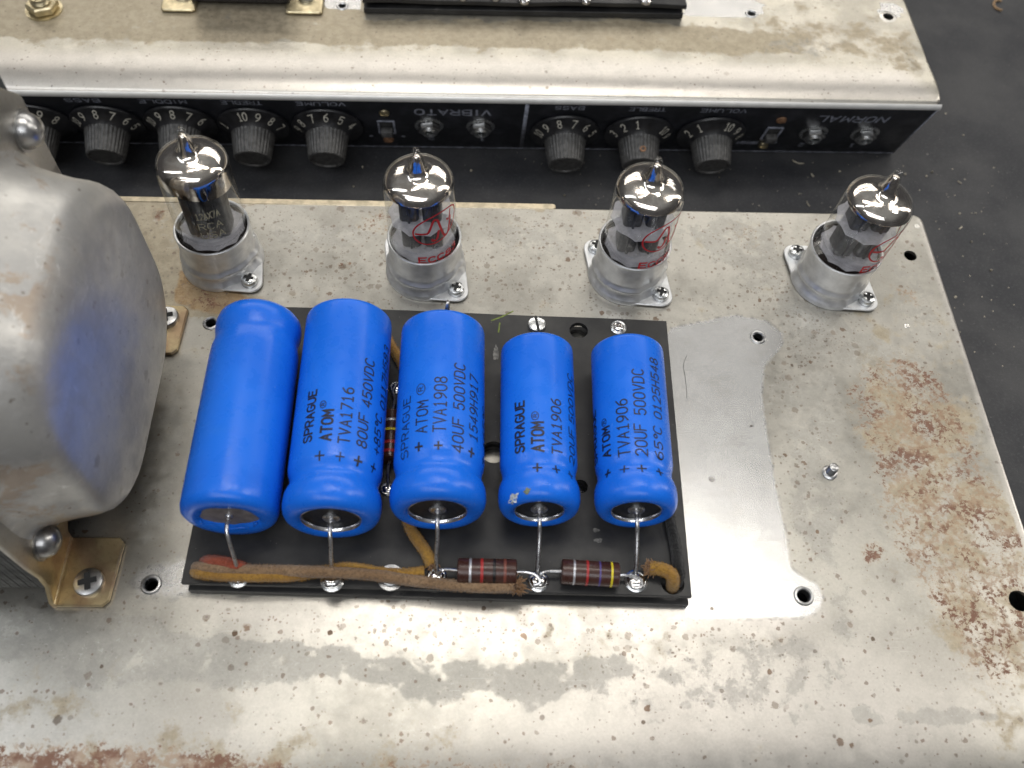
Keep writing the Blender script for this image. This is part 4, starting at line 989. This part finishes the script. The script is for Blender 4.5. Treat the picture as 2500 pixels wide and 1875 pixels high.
def make_cap(i):
    c = CAPS[i]; f = Vector((*c['f'], BH+max(c['rf'], .1)+.02)); rv = Vector((*c['r'], BH+c['rr']+.02))
    ax = (rv-f).normalized(); X = ax.cross(Vector((0, 0, 1))).normalized()*-1
    X = Vector((0, 0, 1)).cross(ax)*-1; X = ax.cross(Vector((0, 0, 1))).normalized(); Z = X.cross(ax).normalized()
    # local: x = X (right), y = ax (back), z up
    Mt = Matrix.Identity(4)
    for k in range(3): Mt[k][0], Mt[k][1], Mt[k][2], Mt[k][3] = X[k], ax[k], Z[k], f[k]*1.0
    t = thing('capacitor', CLAB[i], 'capacitor', group='blue electrolytic capacitors on the black board')
    t.matrix_world = Matrix.Translation(f*S) @ Mt.to_3x3().to_4x4()
    L = (rv-f).length; rf, rr = c['rf'], c['rr']
    A = Matrix.Rotation(R(-90), 4, 'X')       # lathe z -> +y
    A = Matrix(((1, 0, 0, 0), (0, 0, 1, 0), (0, -1, 0, 0), (0, 0, 0, 1)))  # z->y , y->-z
    if c.get('kind') == 'back':
        prof = [(rf*.50, .14), (rf*.56, .05), (rf*.72, .0), (rf*.88, .03), (rf*.965, .12), (rf, .28), (rf, .5), (rr*1.0, L-1.55), (rr*.99, L-1.3), (rr*.955, L-1.08), (rr*.94, L-.95), (rr*.955, L-.82), (rr*.985, L-.6), (rr*.985, L-.38), (rr*.95, L-.18), (rr*.86, L-.04), (rr*.72, L), (rr*.6, L+.0)]
    else:
        k = rf
        prof = [(k*.62, .14), (k*.615, .06), (k*.64, .01), (k*.72, -.03), (k*.82, -.02), (k*.91, .05), (k*.97, .17), (k*.998, .34), (k*.998, .52), (k*.985, .66), (k*.950, .79), (k*.915, .89), (k*.898, .98), (k*.905, 1.07), (rr*.955, 1.18), (rr*.985, 1.28), (rr, 1.42),
                (rr*1.0, L-.14), (rr*.99, L-.05), (rr*.955, L-.005), (rr*.9, L), (rr*.6, L)]
    # densify body for clean reflections
    pp = []
    for p, q in zip(prof, prof[1:]):
        n = max(1, int(abs(q[1]-p[1])/.5)); pp += [(p[0]+(q[0]-p[0])*j/n, p[1]+(q[1]-p[1])*j/n) for j in range(n)]
    pp.append(prof[-1])
    o = MB(); wob = random.Random(i).random()*6
    o.lathe(pp, 96, A, mod=(lambda a, h: 1+((.16*cos(2*a)+.05*sin(5*a)+.04*sin(9*a) if h > .13 and h < .15 else .10*cos(2*a)+.04*sin(5*a) if .04 < h < .06 else 0))) if i == 0 else (lambda a, h: 1+.0018*sin(2*a+wob)))
    o.v = [v for v in o.v]
    sl = o.build('blue_sleeve', M['blue'], t, 60)
    # end seal
    o = MB()
    if i == 0: o.lathe([(rf*.62, .11), (.12, .13), (0, .13)], 40, A); o.build('end_seal', M['seal_grey'], t)
    else:
        o.lathe([(rf*.60, .10), (rf*.57, .15), (.3, .13), (0, .13)], 40, A); o.build('end_seal', M['seal'], t)
        o = MB(); o.lathe([(rf*.635, .06), (rf*.605, .03), (rf*.575, .07), (rf*.565, .13)], 56, A); o.build('can_rim', M['alu'], t)
    o = MB(); o.lathe([(rr*.7, L+.004), (0, L+.004)], 30, A); o.build('back_seal', M['seal'], t, None)
    if i == 0:
        o = MB(); fp = []
        for k in range(15):
            a = R(195+140*k/14); rr_ = rf*(.60+.05*sin(k*1.3)); fp.append((rr_*cos(a)*1.05, .055-.02*sin(k), rr_*sin(a)*.95))
        o.tube(fp, [.02]+[.045]*13+[.02], 8); o.build('torn_sleeve_fold', M['blue'], t, 180)
    rb_ = .10 if i == 0 else .235
    o = MB(); o.lathe([(rb_, .13), (rb_, .09), (rb_*.85, .06), (rb_*.4, .05), (.08, -.02), (0, -.04)], 28, A); o.build('rivet', M['lead'], t)
    # front lead in world, then local
    Wi = (Matrix.Translation(f) @ Mt.to_3x3().to_4x4()).inverted()
    e = at(*c['lead'], BH+.12); s0 = f+ax*.08
    pts = [s0, s0-ax*.35+Vector((0, 0, .02)), s0-ax*.62+Vector((.02, 0, -.22))+Vector(((e[0]-s0.x)*.25, 0, 0)), Vector((e[0]*.75+s0.x*.25, (s0.y-.62)*.45+e[1]*.55, (s0.z*.42+e[2]*.58))), Vector((e[0], e[1], e[2])), Vector((e[0]+.02, e[1]-.05, BH))]
    o = MB(); o.tube([tuple(Wi @ Vector(p)) for p in spline([tuple(p) for p in pts], 6)], .058, 12); o.build('lead', M['lead'], t)
    s0 = rv.copy()+ax*0; e = Vector((s0.x+.12, s0.y+.62, BH))
    pts = [s0, s0+ax*.3+Vector((0, 0, .03)), s0+ax*.52+Vector((.06, 0, -.25)), e+Vector((0, 0, .3)), e]
    if i == 2: pts = [s0, s0+ax*.35+Vector((.1, 0, .75)), s0+ax*.5+Vector((.14, 0, .9)), s0+ax*.66+Vector((.14, 0, .5)), e]
    o = MB(); o.tube([tuple(Wi @ Vector(p)) for p in spline([tuple(p) for p in pts], 6)], .05, 8); o.build('lead', M['lead'], t)
    # print
    if i in PRINT:
        o = MB(); Wi3 = Wi
        def hit(u, v):
            d = Wi.to_3x3() @ Vector(ray(u, v)); c0 = Wi @ Vector(CL)
            aa = d.x**2+d.z**2; bb = 2*(c0.x*d.x+c0.z*d.z); cc = c0.x**2+c0.z**2-rr**2; disc = bb*bb-4*aa*cc
            tt = (-bb-math.sqrt(max(disc, 0)))/(2*aa); p = c0+d*tt; return math.atan2(p.x, p.z), p.y
        def rad_at(y):
            for (r1, h1), (r2, h2) in zip(pp, pp[1:]):
                if h1 <= y <= h2 and h2 > h1: return r1+(r2-r1)*(y-h1)/(h2-h1)
            return rr
        for txt, p0_, p1_, h, wd, sl_ in PRINT[i]:
            t0, y0 = hit(*p0_); t1, y1 = hit(*p1_); th = (t0+t1)/2
            def fm(u, v, l, th=th): # u along axis, v: glyph up = towards -x
                r_ = rad_at(u); a = th-v/r_; q = r_+.006+l; return (q*sin(a), u, q*cos(a))
            if txt == '+': place_text(o, txt, min(y0, y1), max(y0, y1), -h/2, h, wd, fm, sl_)
            elif txt == '@': place_text(o, txt, min(y0, y1)-.02, max(y0, y1)+.02, -h*1.55, h*2, wd*1.2, fm, 0)
            else: place_text(o, txt, y0, y1, -h/2, h, wd, fm, sl_)
        tag(o.build('lettering', M['ink'], t, None), None)
    if i == 3:
        o = MB(); 
        for (u, v, a_, b_, mt) in ((1250, 1216, .22, .085, 'chip'), (1287, 1199, .10, .07, 'chip2')):
            o = MB(); th, y0 = hit(u, v); n = 22; pts = []
            for k in range(n):
                an = 2*pi*k/n; du = a_*cos(an)*(1+.25*sin(5*an)); dv = b_*sin(an)*(1+.3*cos(4*an)); yy = y0+dv+du*.25; r_ = rad_at(yy)+.008; aa = th+du/rf; pts.append((r_*sin(aa), yy, r_*cos(aa)))
            cx = tuple(sum(p[k] for p in pts)/n for k in range(3)); r_ = rad_at(y0)+.012; cx = (r_*sin(th), y0, r_*cos(th))
            o.add(pts+[cx], [(k, (k+1) % n, n) for k in range(n)][::1]); o.build('chipped_patch', M[mt], t, None)
    return t
M['chip2'] = simple('olive_scuff', (.16, .18, .12), .6, 0, .4, 12)
for i in range(5): make_cap(i)

# ------------------------------------------------------------------ resistors
def make_resistor(pa, pb, z, r, bands, label, leads, rot0=0):
    A_ = Vector(at(*pa, z)); B_ = Vector(at(*pb, z)); ax = (B_-A_).normalized(); L = (B_-A_).length
    X = ax; Zv = Vector((0, 0, 1)); Yv = Zv.cross(X).normalized(); Zv = X.cross(Yv)
    Mt = Matrix.Identity(4)
    for k in range(3): Mt[k][0], Mt[k][1], Mt[k][2] = X[k], Yv[k], Zv[k]
    mid = (A_+B_)/2; t = thing('resistor', label, 'resistor', group='brown banded resistors on the black board')
    t.matrix_world = Matrix.Translation(mid*S) @ Mt; Wi = (Matrix.Translation(mid) @ Mt).inverted()
    Ry = Matrix.Rotation(R(90), 4, 'Y')
    o = MB(); h = L/2; o.lathe([(0, -h), (r*.85, -h), (r*.97, -h+.02), (r, -h+.06), (r, 0), (r, h-.06), (r*.97, h-.02), (r*.85, h), (0, h)], 40, Ry); o.build('body', M['resistor'], t)
    for fx, cn, wd in bands:
        x = -h+fx*L; o = MB(); o.lathe([(r+.001, x-wd/2), (r+.006, x-wd/2+.01), (r+.006, x+wd/2-.01), (r+.001, x+wd/2)], 40, Ry); o.build('colour_band', M['band_'+cn], t)
    for pts in leads:
        P_ = [tuple(Wi @ Vector(p)) for p in pts]
        o = MB(); o.tube(spline(P_, 6), .045, 8); o.build('lead', M['lead'], t)
e3 = Vector(at(1066, 1405, BH+.1)); e4 = Vector(at(1314, 1415, BH+.2)); e5 = Vector(at(1553, 1418, BH+.15))
zr = .93
a_, b_ = Vector(at(1117, 1393, zr)), Vector(at(1261, 1396, zr))
make_resistor((1117, 1393), (1261, 1396), zr, .34, [(.215, 'silver', .07), (.41, 'red', .08), (.62, 'black', .08), (.80, 'brown', .08)],
    'brown resistor with silver, red, black and brown bands, left of the pair', [[e3, e3+Vector((.15, .05, .25)), a_-Vector((.3, -.02, -.02)), a_], [b_, b_+Vector((.25, 0, -.02)), e4+Vector((-.1, .1, .12)), e4+Vector((.05, -.1, .08)), e4+Vector((-.12, -.16, 0))]])
a_, b_ = Vector(at(1370, 1395, zr)), Vector(at(1511, 1404, zr))
make_resistor((1370, 1395), (1511, 1404), zr, .34, [(.215, 'silver', .06), (.44, 'red', .07), (.655, 'violet', .05), (.86, 'yellow', .06)],
    'brown resistor with silver, red, violet and yellow bands, right of the pair', [[e4, e4+Vector((.1, .12, .15)), a_-Vector((.3, 0, 0)), a_], [b_, b_+Vector((.2, 0, 0)), e5+Vector((.1, .05, .05)), e5+Vector((.14, -.16, 0)), e5+Vector((-.1, -.2, 0)), e5+Vector((-.16, 0, .02))]])
za = .9; a_, b_ = Vector(at(953, 1120, za)), Vector(at(957, 1010, za)); q0 = Vector(at(947, 1194, BH+.08)); q1 = Vector(at(968, 945, BH+.1))
make_resistor((952, 1125), (958, 1008), za, .30, [(.13, 'red', .1), (.31, 'red', .1), (.57, 'yellow', .08), (.77, 'silver', .08)],
    'brown resistor half hidden between the second and third capacitors', [[q0, a_+Vector((-.05, -.3, 0)), a_], [b_, b_+Vector((.05, .5, 0)), q1+Vector((-.1, -.2, .1)), q1+Vector((.05, .1, .05)), q1+Vector((.15, -.05, 0))]])
for u, v in ((947, 1196), (968, 948)): ring_eyelet(u, v, .22); blob(u, v, .17, .6, seed=u)

# ------------------------------------------------------------------ cloth wires
def wire(name, pts, r, mat, label, group='cloth covered wires'):
    P_ = [tuple(at(u, v, z)) for u, v, z in pts]; path = spline(P_, 10)
    base = Vector(path[0]); t = thing(name, label, 'wire', tuple(base), group=group)
    o = MB(); path = [tuple(Vector(p)-base) for p in path]
    # braided jacket: dense rings with two families of crossing ridges
    cum = [0.0]
    for a, c_ in zip(path, path[1:]): cum.append(cum[-1]+(Vector(c_)-Vector(a)).length)
    ns = max(8, int(cum[-1]/.045)); dense = []
    for k in range(ns+1):
        t_ = cum[-1]*k/ns; i_ = min(len(cum)-2, max(0, next((q for q in range(len(cum)-1) if cum[q+1] >= t_), len(cum)-2)))
        f_ = (t_-cum[i_])/max(1e-6, cum[i_+1]-cum[i_]); dense.append(Vector(path[i_]).lerp(Vector(path[i_+1]), min(1, f_)))
    rings = []; nn_ = 28; tn_ = (dense[1]-dense[0]).normalized(); nr = Vector((0, 0, 1)) if abs(tn_.z) < .9 else Vector((1, 0, 0))
    for k, p in enumerate(dense):
        tn_ = (dense[min(k+1, ns)]-dense[max(k-1, 0)]).normalized(); nr = (nr-tn_*nr.dot(tn_)).normalized(); bb = tn_.cross(nr); s_ = cum[-1]*k/ns
        base_r = r*(1+.05*sin(s_*2.3+pts[0][0])+.03*sin(s_*7.1))
        rings.append([tuple(p+(nr*cos(2*pi*q/nn_)+bb*sin(2*pi*q/nn_))*base_r*(1+.055*sin(5*2*pi*q/nn_+s_*26)*sin(5*2*pi*q/nn_-s_*26)+.03*(random.random()-.5))) for q in range(nn_)])
    o.rings(rings, cap0=True, cap1=True); o.build('braid', M[mat], t, 180)
    # fuzz: short loose fibres
    o = MB(); rnd = random.Random(len(pts)*17+int(pts[0][0]))
    for k in range(len(path)*30):
        i = rnd.randrange(len(path)-1); p = Vector(path[i]).lerp(Vector(path[i+1]), rnd.random()); tdir = (Vector(path[i+1])-Vector(path[i])).normalized()
        d = Vector((rnd.gauss(0, 1), rnd.gauss(0, 1), rnd.gauss(0, 1))); d = (d-tdir*d.dot(tdir)).normalized()
        q = p+d*r*.96; e = q+(d*.6+tdir*rnd.uniform(-1, 1)*.9)*rnd.uniform(.03, .105); s_ = tdir*.009
        o.add([tuple(q-s_), tuple(q+s_), tuple(e)], [(0, 1, 2)])
    tag(o.build('loose_fuzz', M[mat], t, None), kind='stuff')
    return t, base, [Vector(p) for p in path]
def fray(t, end, direction, mat, n=90, ln=.28, spread=.75, seed=1):
    rnd = random.Random(seed); o = MB(); d0 = direction.normalized()
    for k in range(n):
        j = Vector((rnd.gauss(0, 1), rnd.gauss(0, 1), rnd.gauss(0, 1)))*.055
        d = (d0+Vector((rnd.gauss(0, 1), rnd.gauss(0, 1), rnd.gauss(0, 1)))*spread).normalized()
        p = end+j-d0*.05; l = ln*rnd.uniform(.4, 1); q = p+d*l*.5; e = q+(d+Vector((rnd.gauss(0, 1), rnd.gauss(0, 1), rnd.gauss(0, 1)-.3))*.5).normalized()*l*.5
        o.tube([tuple(p), tuple(q), tuple(e)], [.022, .019, .010], 4)
    tag(o.build('frayed_end', M[mat], t, None), kind='stuff')
t, bs, pth = wire('cloth_wire', [(478, 1386, .30), (486, 1386, .66), (520, 1387, .82), (605, 1392, .84), (700, 1394, .82), (800, 1397, .95), (900, 1403, .86), (1000, 1416, .80), (1090, 1427, .80), (1180, 1433, .80), (1255, 1432, .80)], .155, 'cloth_brown',
    'brown cloth wire running along the front edge of the board')
fray(t, pth[-1]+Vector((.05, 0, .02)), Vector((1, .05, .1)), 'fray', 170, .40, .9, 3)
t, bs, pth = wire('cloth_wire', [(474, 1396, .30), (484, 1399, .70), (540, 1405, .76), (620, 1407, .76), (720, 1406, .74), (790, 1394, .72), (850, 1386, .74), (930, 1398, .74), (980, 1401, .76), (1036, 1396, .78)], .145, 'cloth_yellow',
    'ochre cloth wire lying beneath the brown one at the board front')
t, bs, pth = wire('cloth_wire', [(496, 1374, .40), (510, 1370, .80), (545, 1373, .90), (585, 1384, .86), (606, 1392, .62), (618, 1396, .45)], .15, 'cloth_red', 'short red cloth wire entering the slot at the board corner')
t, bs, pth = wire('cloth_wire', [(985, 1240, .78), (1003, 1292, .78), (1022, 1322, .76), (1040, 1348, .76), (1054, 1380, .74)], .155, 'cloth_yellow', 'ochre cloth wire coming out from under the middle capacitor')
fray(t, pth[-1], Vector((.1, -.6, .3)), 'fray', 40, .22, .7, 5)
t, bs, pth = wire('cloth_wire', [(1640, 1437, .15), (1643, 1425, .6), (1643, 1410, .86), (1632, 1396, .96), (1612, 1389, .95), (1588, 1387, .88)], .17, 'cloth_yellow', 'frayed ochre cloth wire curling out of the hole at the right corner')
fray(t, pth[-1]+Vector((-.03, 0, 0)), Vector((-1, .1, .2)), 'fray', 130, .30, 1.0, 7)
t, bs, pth = wire('cloth_wire', [(1625, 1215, .74), (1634, 1265, .76), (1648, 1330, .76), (1656, 1390, .72), (1658, 1415, .5), (1658, 1425, .2)], .15, 'cloth_black', 'black cloth wire running down the right side of the board')
t, bs, pth = wire('cloth_wire', [(940, 815, .74), (960, 850, .76), (978, 884, .76), (1010, 950, .76)], .14, 'cloth_yellow', 'ochre cloth wire glimpsed between the second and third capacitors')

# ------------------------------------------------------------------ transformer
XF = -6.2
tr = thing('transformer', 'large grey transformer at left with a rounded end bell bolted to the chassis', 'transformer', (XF, 4.6, 0))
TL = Matrix.Translation((-XF, -4.6, 0))
def sect(x, y0, y1, z0, z1, r, n=10):
    p = rrect(y0, y1, z0, z1, r, n); p = resample(p, .45) if False else p
    return [(x, a, b_) for a, b_ in p]
o = MB(); SEC = [(-6.20, .40, 8.95, .55, 9.35, 2.9), (-6.12, .52, 8.85, .72, 9.22, 2.95), (-5.99, .60, 8.80, .82, 9.10, 2.95), (-5.55, .74, 8.76, .90, 8.85, 2.85), (-5.10, .88, 8.78, .94, 8.56, 2.75), (-4.80, .97, 8.84, .97, 8.36, 2.65), (-4.62, 1.03, 8.88, 1.0, 8.20, 2.6), (-4.47, 1.11, 8.88, 1.05, 7.98, 2.5), (-4.36, 1.22, 8.82, 1.13, 7.75, 2.4),
    (-4.28, 1.38, 8.7, 1.27, 7.5, 2.25), (-4.23, 1.62, 8.5, 1.48, 7.22, 2.1), (-4.20, 2.0, 8.15, 1.85, 6.85, 1.8), (-4.17, 3.0, 7.1, 2.7, 5.9, 1.2), (-4.16, 4.0, 6.0, 3.6, 4.8, .5)]
rings = [sect(*s) for s in SEC]; o.rings(rings, cap1=True, M=TL); o.build('end_bell', M['bell'], tr, 75)
# flange plate with feet, in the y-z plane
fl = [(-.42, .0), (-.40, .30), (-.12, .75), (-.05, 1.3), (-.1, 2.2), (-.12, 8.6), (.55, 9.65), (8.9, 9.75), (9.65, 8.8), (9.62, .9), (9.75, .3), (9.75, 0), (7.75, 0), (7.70, .45), (7.45, .72), (1.95, .72), (1.62, .5), (1.55, 0)]
Mf = Matrix(((0, 0, 1, 0), (1, 0, 0, 0), (0, 1, 0, 0), (0, 0, 0, 1)))
o = MB(); plate(o, resample(fl, .5), [], XF-.14, XF, TL @ Mf, bev=.03)
ft = MB()
for ya, yb, xo in ((-.42, 1.55, 0), (7.72, 9.6, .42)):
    o2 = MB(); plate(o2, resample([(XF-.1, ya), (-4.98+xo, ya), (-4.82+xo, ya+.16), (-4.74+xo, yb-.16), (-4.9+xo, yb), (XF-.1, yb)], .3), [], .02, .16, TL, bev=.035)
    o2.tube([(XF-.02, ya+.03, .20), (XF-.02, yb-.03, .20)], .07, 8, TL); o2.build('foot', M['bracket'], tr, 30)
o.build('mounting_flange', M['bracket'], tr, 30)
def dome(y, z, r=.46):
    o = MB(); T_ = TL @ Matrix.Translation((XF, y, z)) @ Matrix.Rotation(R(90), 4, 'Y')
    o.lathe([(r, 0), (r*1.0, .08), (r*.95, .2), (r*.8, .33), (r*.5, .43), (r*.2, .47), (0, .48)], 30, T_)
    s = o.build('dome_bolt', M['steel'], tr, 60)
    o = MB(); o.lathe([(r+.07, 0), (r+.07, .06), (r-.05, .06)], 30, T_); o.build('washer', M['steel'], s)
for y, z in ((.78, 1.85), (.7, 8.6), (9.0, 8.25), (8.9, 1.7)): dome(y, z)
for u, v in ((215, 1420), (404, 772)):
    x, y, z = at(u, v, .3); T_ = TL @ Matrix.Translation((x, y, .16)); o = MB(); pan_head(o, .40, .20, T_); s = o.build('foot_screw', M['steel'], tr)
    o = MB(); cross_mark(o, .40, .20, T_ @ Matrix.Rotation(.25, 4, 'Z')); o.build('dark_cross_mark', M['hole_dark'], s, None)
for k in range(34):
    o = MB() if k == 0 else o
    o.box(XF-.2-k*.12-.115, XF-.2-k*.12, .02+.006*(k % 2), 9.55, .35, 9.5, TL, 0)
tag(o.build('laminations', M['core'], tr, None), kind='stuff')
o = MB(); o.box(XF-.2-34*.12-2.5, XF-.2-34*.12-.02, .6, 9.0, .5, 9.0, TL, .8); o.build('end_bell', M['bell'], tr, 75)

# ------------------------------------------------------------------ things on the rear chassis at the top of the picture
# second capacitor board
b2 = thing('capacitor_board', 'black fibre board on the rear chassis, cut off by the top of the picture', 'circuit board', tuple(at(889, 33, RZ)[:2])+(RZ,), (0, 0, YR))
p0 = at(889, 33, RZ); p1 = at(1665, 47, RZ); Lb = math.hypot(p1[0]-p0[0], p1[1]-p0[1]); b2.rotation_euler = (0, 0, math.atan2(p1[1]-p0[1], p1[0]-p0[0]))
wv = lambda x, y: .035*sin(x*.75+.6)+.02*sin(x*1.7)
m = MB(); plate(m, resample([(0, 0), (Lb, 0), (Lb, 9), (0, 9)], 1), [], .03, .26, bev=.015); m.build('bottom_layer', M['board'], b2)
m = MB(); plate(m, resample([(-.02, .02), (Lb+.1, .08), (Lb+.1, 9), (-.02, 9)], .5), [], .46, .66, bev=.015, bend=lambda x, y: wv(x, y), grid=.8); m.build('top_layer', M['board'], b2)
for k in (.2, .5, .8):
    m = MB(); m.lathe([(.3, .25), (.3, .47)], 12, Matrix.Translation((Lb*k, 1, 0))); m.build('spacer', M['board'], b2)
for k, (u, r_) in enumerate(((1130, .2), (1210, .22), (1280, .28), (1430, .26), (1576, .3))):
    q = at(u, 2 if k > 1 else -4, .66+RZ); dx, dy = q[0]-p0[0], q[1]-p0[1]; an = -b2.rotation_euler[2]; lx, ly = dx*cos(an)-dy*sin(an), dx*sin(an)+dy*cos(an)
    m = MB(); m.lathe([(r_, 0), (r_*.95, .1), (r_*.6, .2), (0, .24)], 20, Matrix.Translation((lx, ly, .68)), mod=lambda a, h: 1+.1*sin(3*a)); m.build('solder_joint', M['solder'], b2)
# choke between two feet
ck = thing('choke', 'black lacquered choke on the rear chassis between two plated feet', 'choke', tuple(at(590, 12, RZ)[:2])+(RZ,), (0, 0, YR))
m = MB(); m.box(-2.0, 2.0, -.05, 3.5, .12, 1.6, None, .08); m.build('body', M['black_box'], ck)
for u0, u1, vb in ((393, 478, 31), (697, 788, 37)):
    a_ = at(u0, vb, RZ); c_ = at(u1, vb, RZ); base = ck.location/S
    def loc(p): dx, dy = p[0]-base.x, p[1]-base.y; return (dx*cos(-YR)-dy*sin(-YR), dx*sin(-YR)+dy*cos(-YR))
    la, lc = loc(a_), loc(c_)
    m = MB(); plate(m, rrect(la[0], lc[0], la[1], la[1]+2.6, .16, 4), [], .02, .16, bev=.04); fo = m.build('plated_foot', M['brass'], ck)
    T_ = Matrix.Translation(((la[0]+lc[0])/2+.05, la[1]+.95, .16)); m = MB(); pan_head(m, .34, .18, T_); m.build('foot_screw', M['zinc'], fo)
# hexagonal pot nut
x, y, z = at(101, 8, .3+RZ)
nt = thing('hex_nut', 'brassy hexagonal nut with threaded centre on the rear chassis', 'nut', (x, y, RZ), (0, 0, .35))
hexp = resample([(.62*cos(R(60*i)), .62*sin(R(60*i))) for i in range(6)], .2)
m = MB(); plate(m, hexp, [circle(0, 0, .38, 24)], .05, .40, bev=.06); m.build('nut_body', M['brass'], nt)
m = MB(); m.lathe([(.72, 0), (.72, .05), (.4, .05)], 30); m.build('washer', M['brass'], nt)
pr = [(.39, .02)]
for k in range(6): pr += [(.385, .1+k*.08), (.35, .14+k*.08)]
pr += [(.33, .62), (.25, .62), (.25, .1), (0, .1)]
m = MB(); m.lathe(pr, 26); m.build('threaded_bushing', M['brass'], nt)

# ------------------------------------------------------------------ bench debris
o = MB(); rnd = random.Random(4)
def sliver(u, v, ln, ang, wd=.035, curl=.2):
    p = at(u, v, BZ+.03); pts = []
    for k in range(6):
        s_ = k/5-.5; pts.append((p[0]+cos(ang+curl*s_)*ln*s_, p[1]+sin(ang+curl*s_)*ln*s_, BZ+.03+.03*abs(s_)))
    o.tube(pts, wd, 5)
sliver(1948, 398, .55, R(-20), .035, .5); sliver(1983, 428, .2, R(-70)); sliver(1972, 498, .3, R(-75), .02); sliver(2345, 557, .22, R(40), .03); sliver(2342, 445, .2, R(-50), .02)
for u, v in ((2309, 277), (2343, 521), (2382, 520), (2276, 420), (2210, 425), (2262, 430), (1745, 418), (1756, 433), (1755, 420), (1150, 416), (863, 455), (1378, 477), (2333, 725), (2372, 590), (2050, 418), (885, 407), (2420, 660), (2352, 330)):
    p = at(u, v, BZ+.03); r_ = rnd.uniform(.03, .055); o.lathe([(0, -r_), (r_, -r_*.4), (r_*.9, r_*.5), (0, r_)], 6, Matrix.Translation(tuple(p)) @ Matrix.Rotation(rnd.random()*3, 4, 'X'))
for k in range(260):
    u, v = rnd.uniform(1250, 2480), rnd.uniform(370, 900)
    p = at(u, v, BZ+.02)
    if p[0] < 21.9 and p[1] < 14.8: continue
    r_ = rnd.uniform(.012, .03); o.lathe([(0, -r_), (r_, 0), (0, r_)], 5, Matrix.Translation(tuple(p)))
tag(o.build('metal_shavings', M['debris'], None, None), 'pale specks and shavings scattered on the dark bench mat', 'debris', kind='stuff')
o = MB(); pts = []
for k in range(9):
    a = R(60+200*k/8); p = at(2442, 14, BZ+.04); pts.append((p[0]+.32*cos(a), p[1]+.42*sin(a), BZ+.05+.03*sin(k)))
o.tube(pts, .06, 6); t_ = o.build('curled_shaving', M['debris_tan'], None); tag(t_, 'tan curled shaving on the bench beyond the rear chassis corner', 'debris')
# a small green-tipped stud, hair on the plate
p0_ = at(1668, 873, .01)
o = MB(); hp = [at(1677, 866, .012), at(1669, 890, .02), at(1672, 915, .012), at(1676, 945, .02), at(1677, 972, .012)]
o.tube(spline([tuple(p) for p in hp], 6), .005, 5); tag(o.build('hair', M['hole_dark']), 'thin dark hair lying on the clean metal right of the board', 'hair')
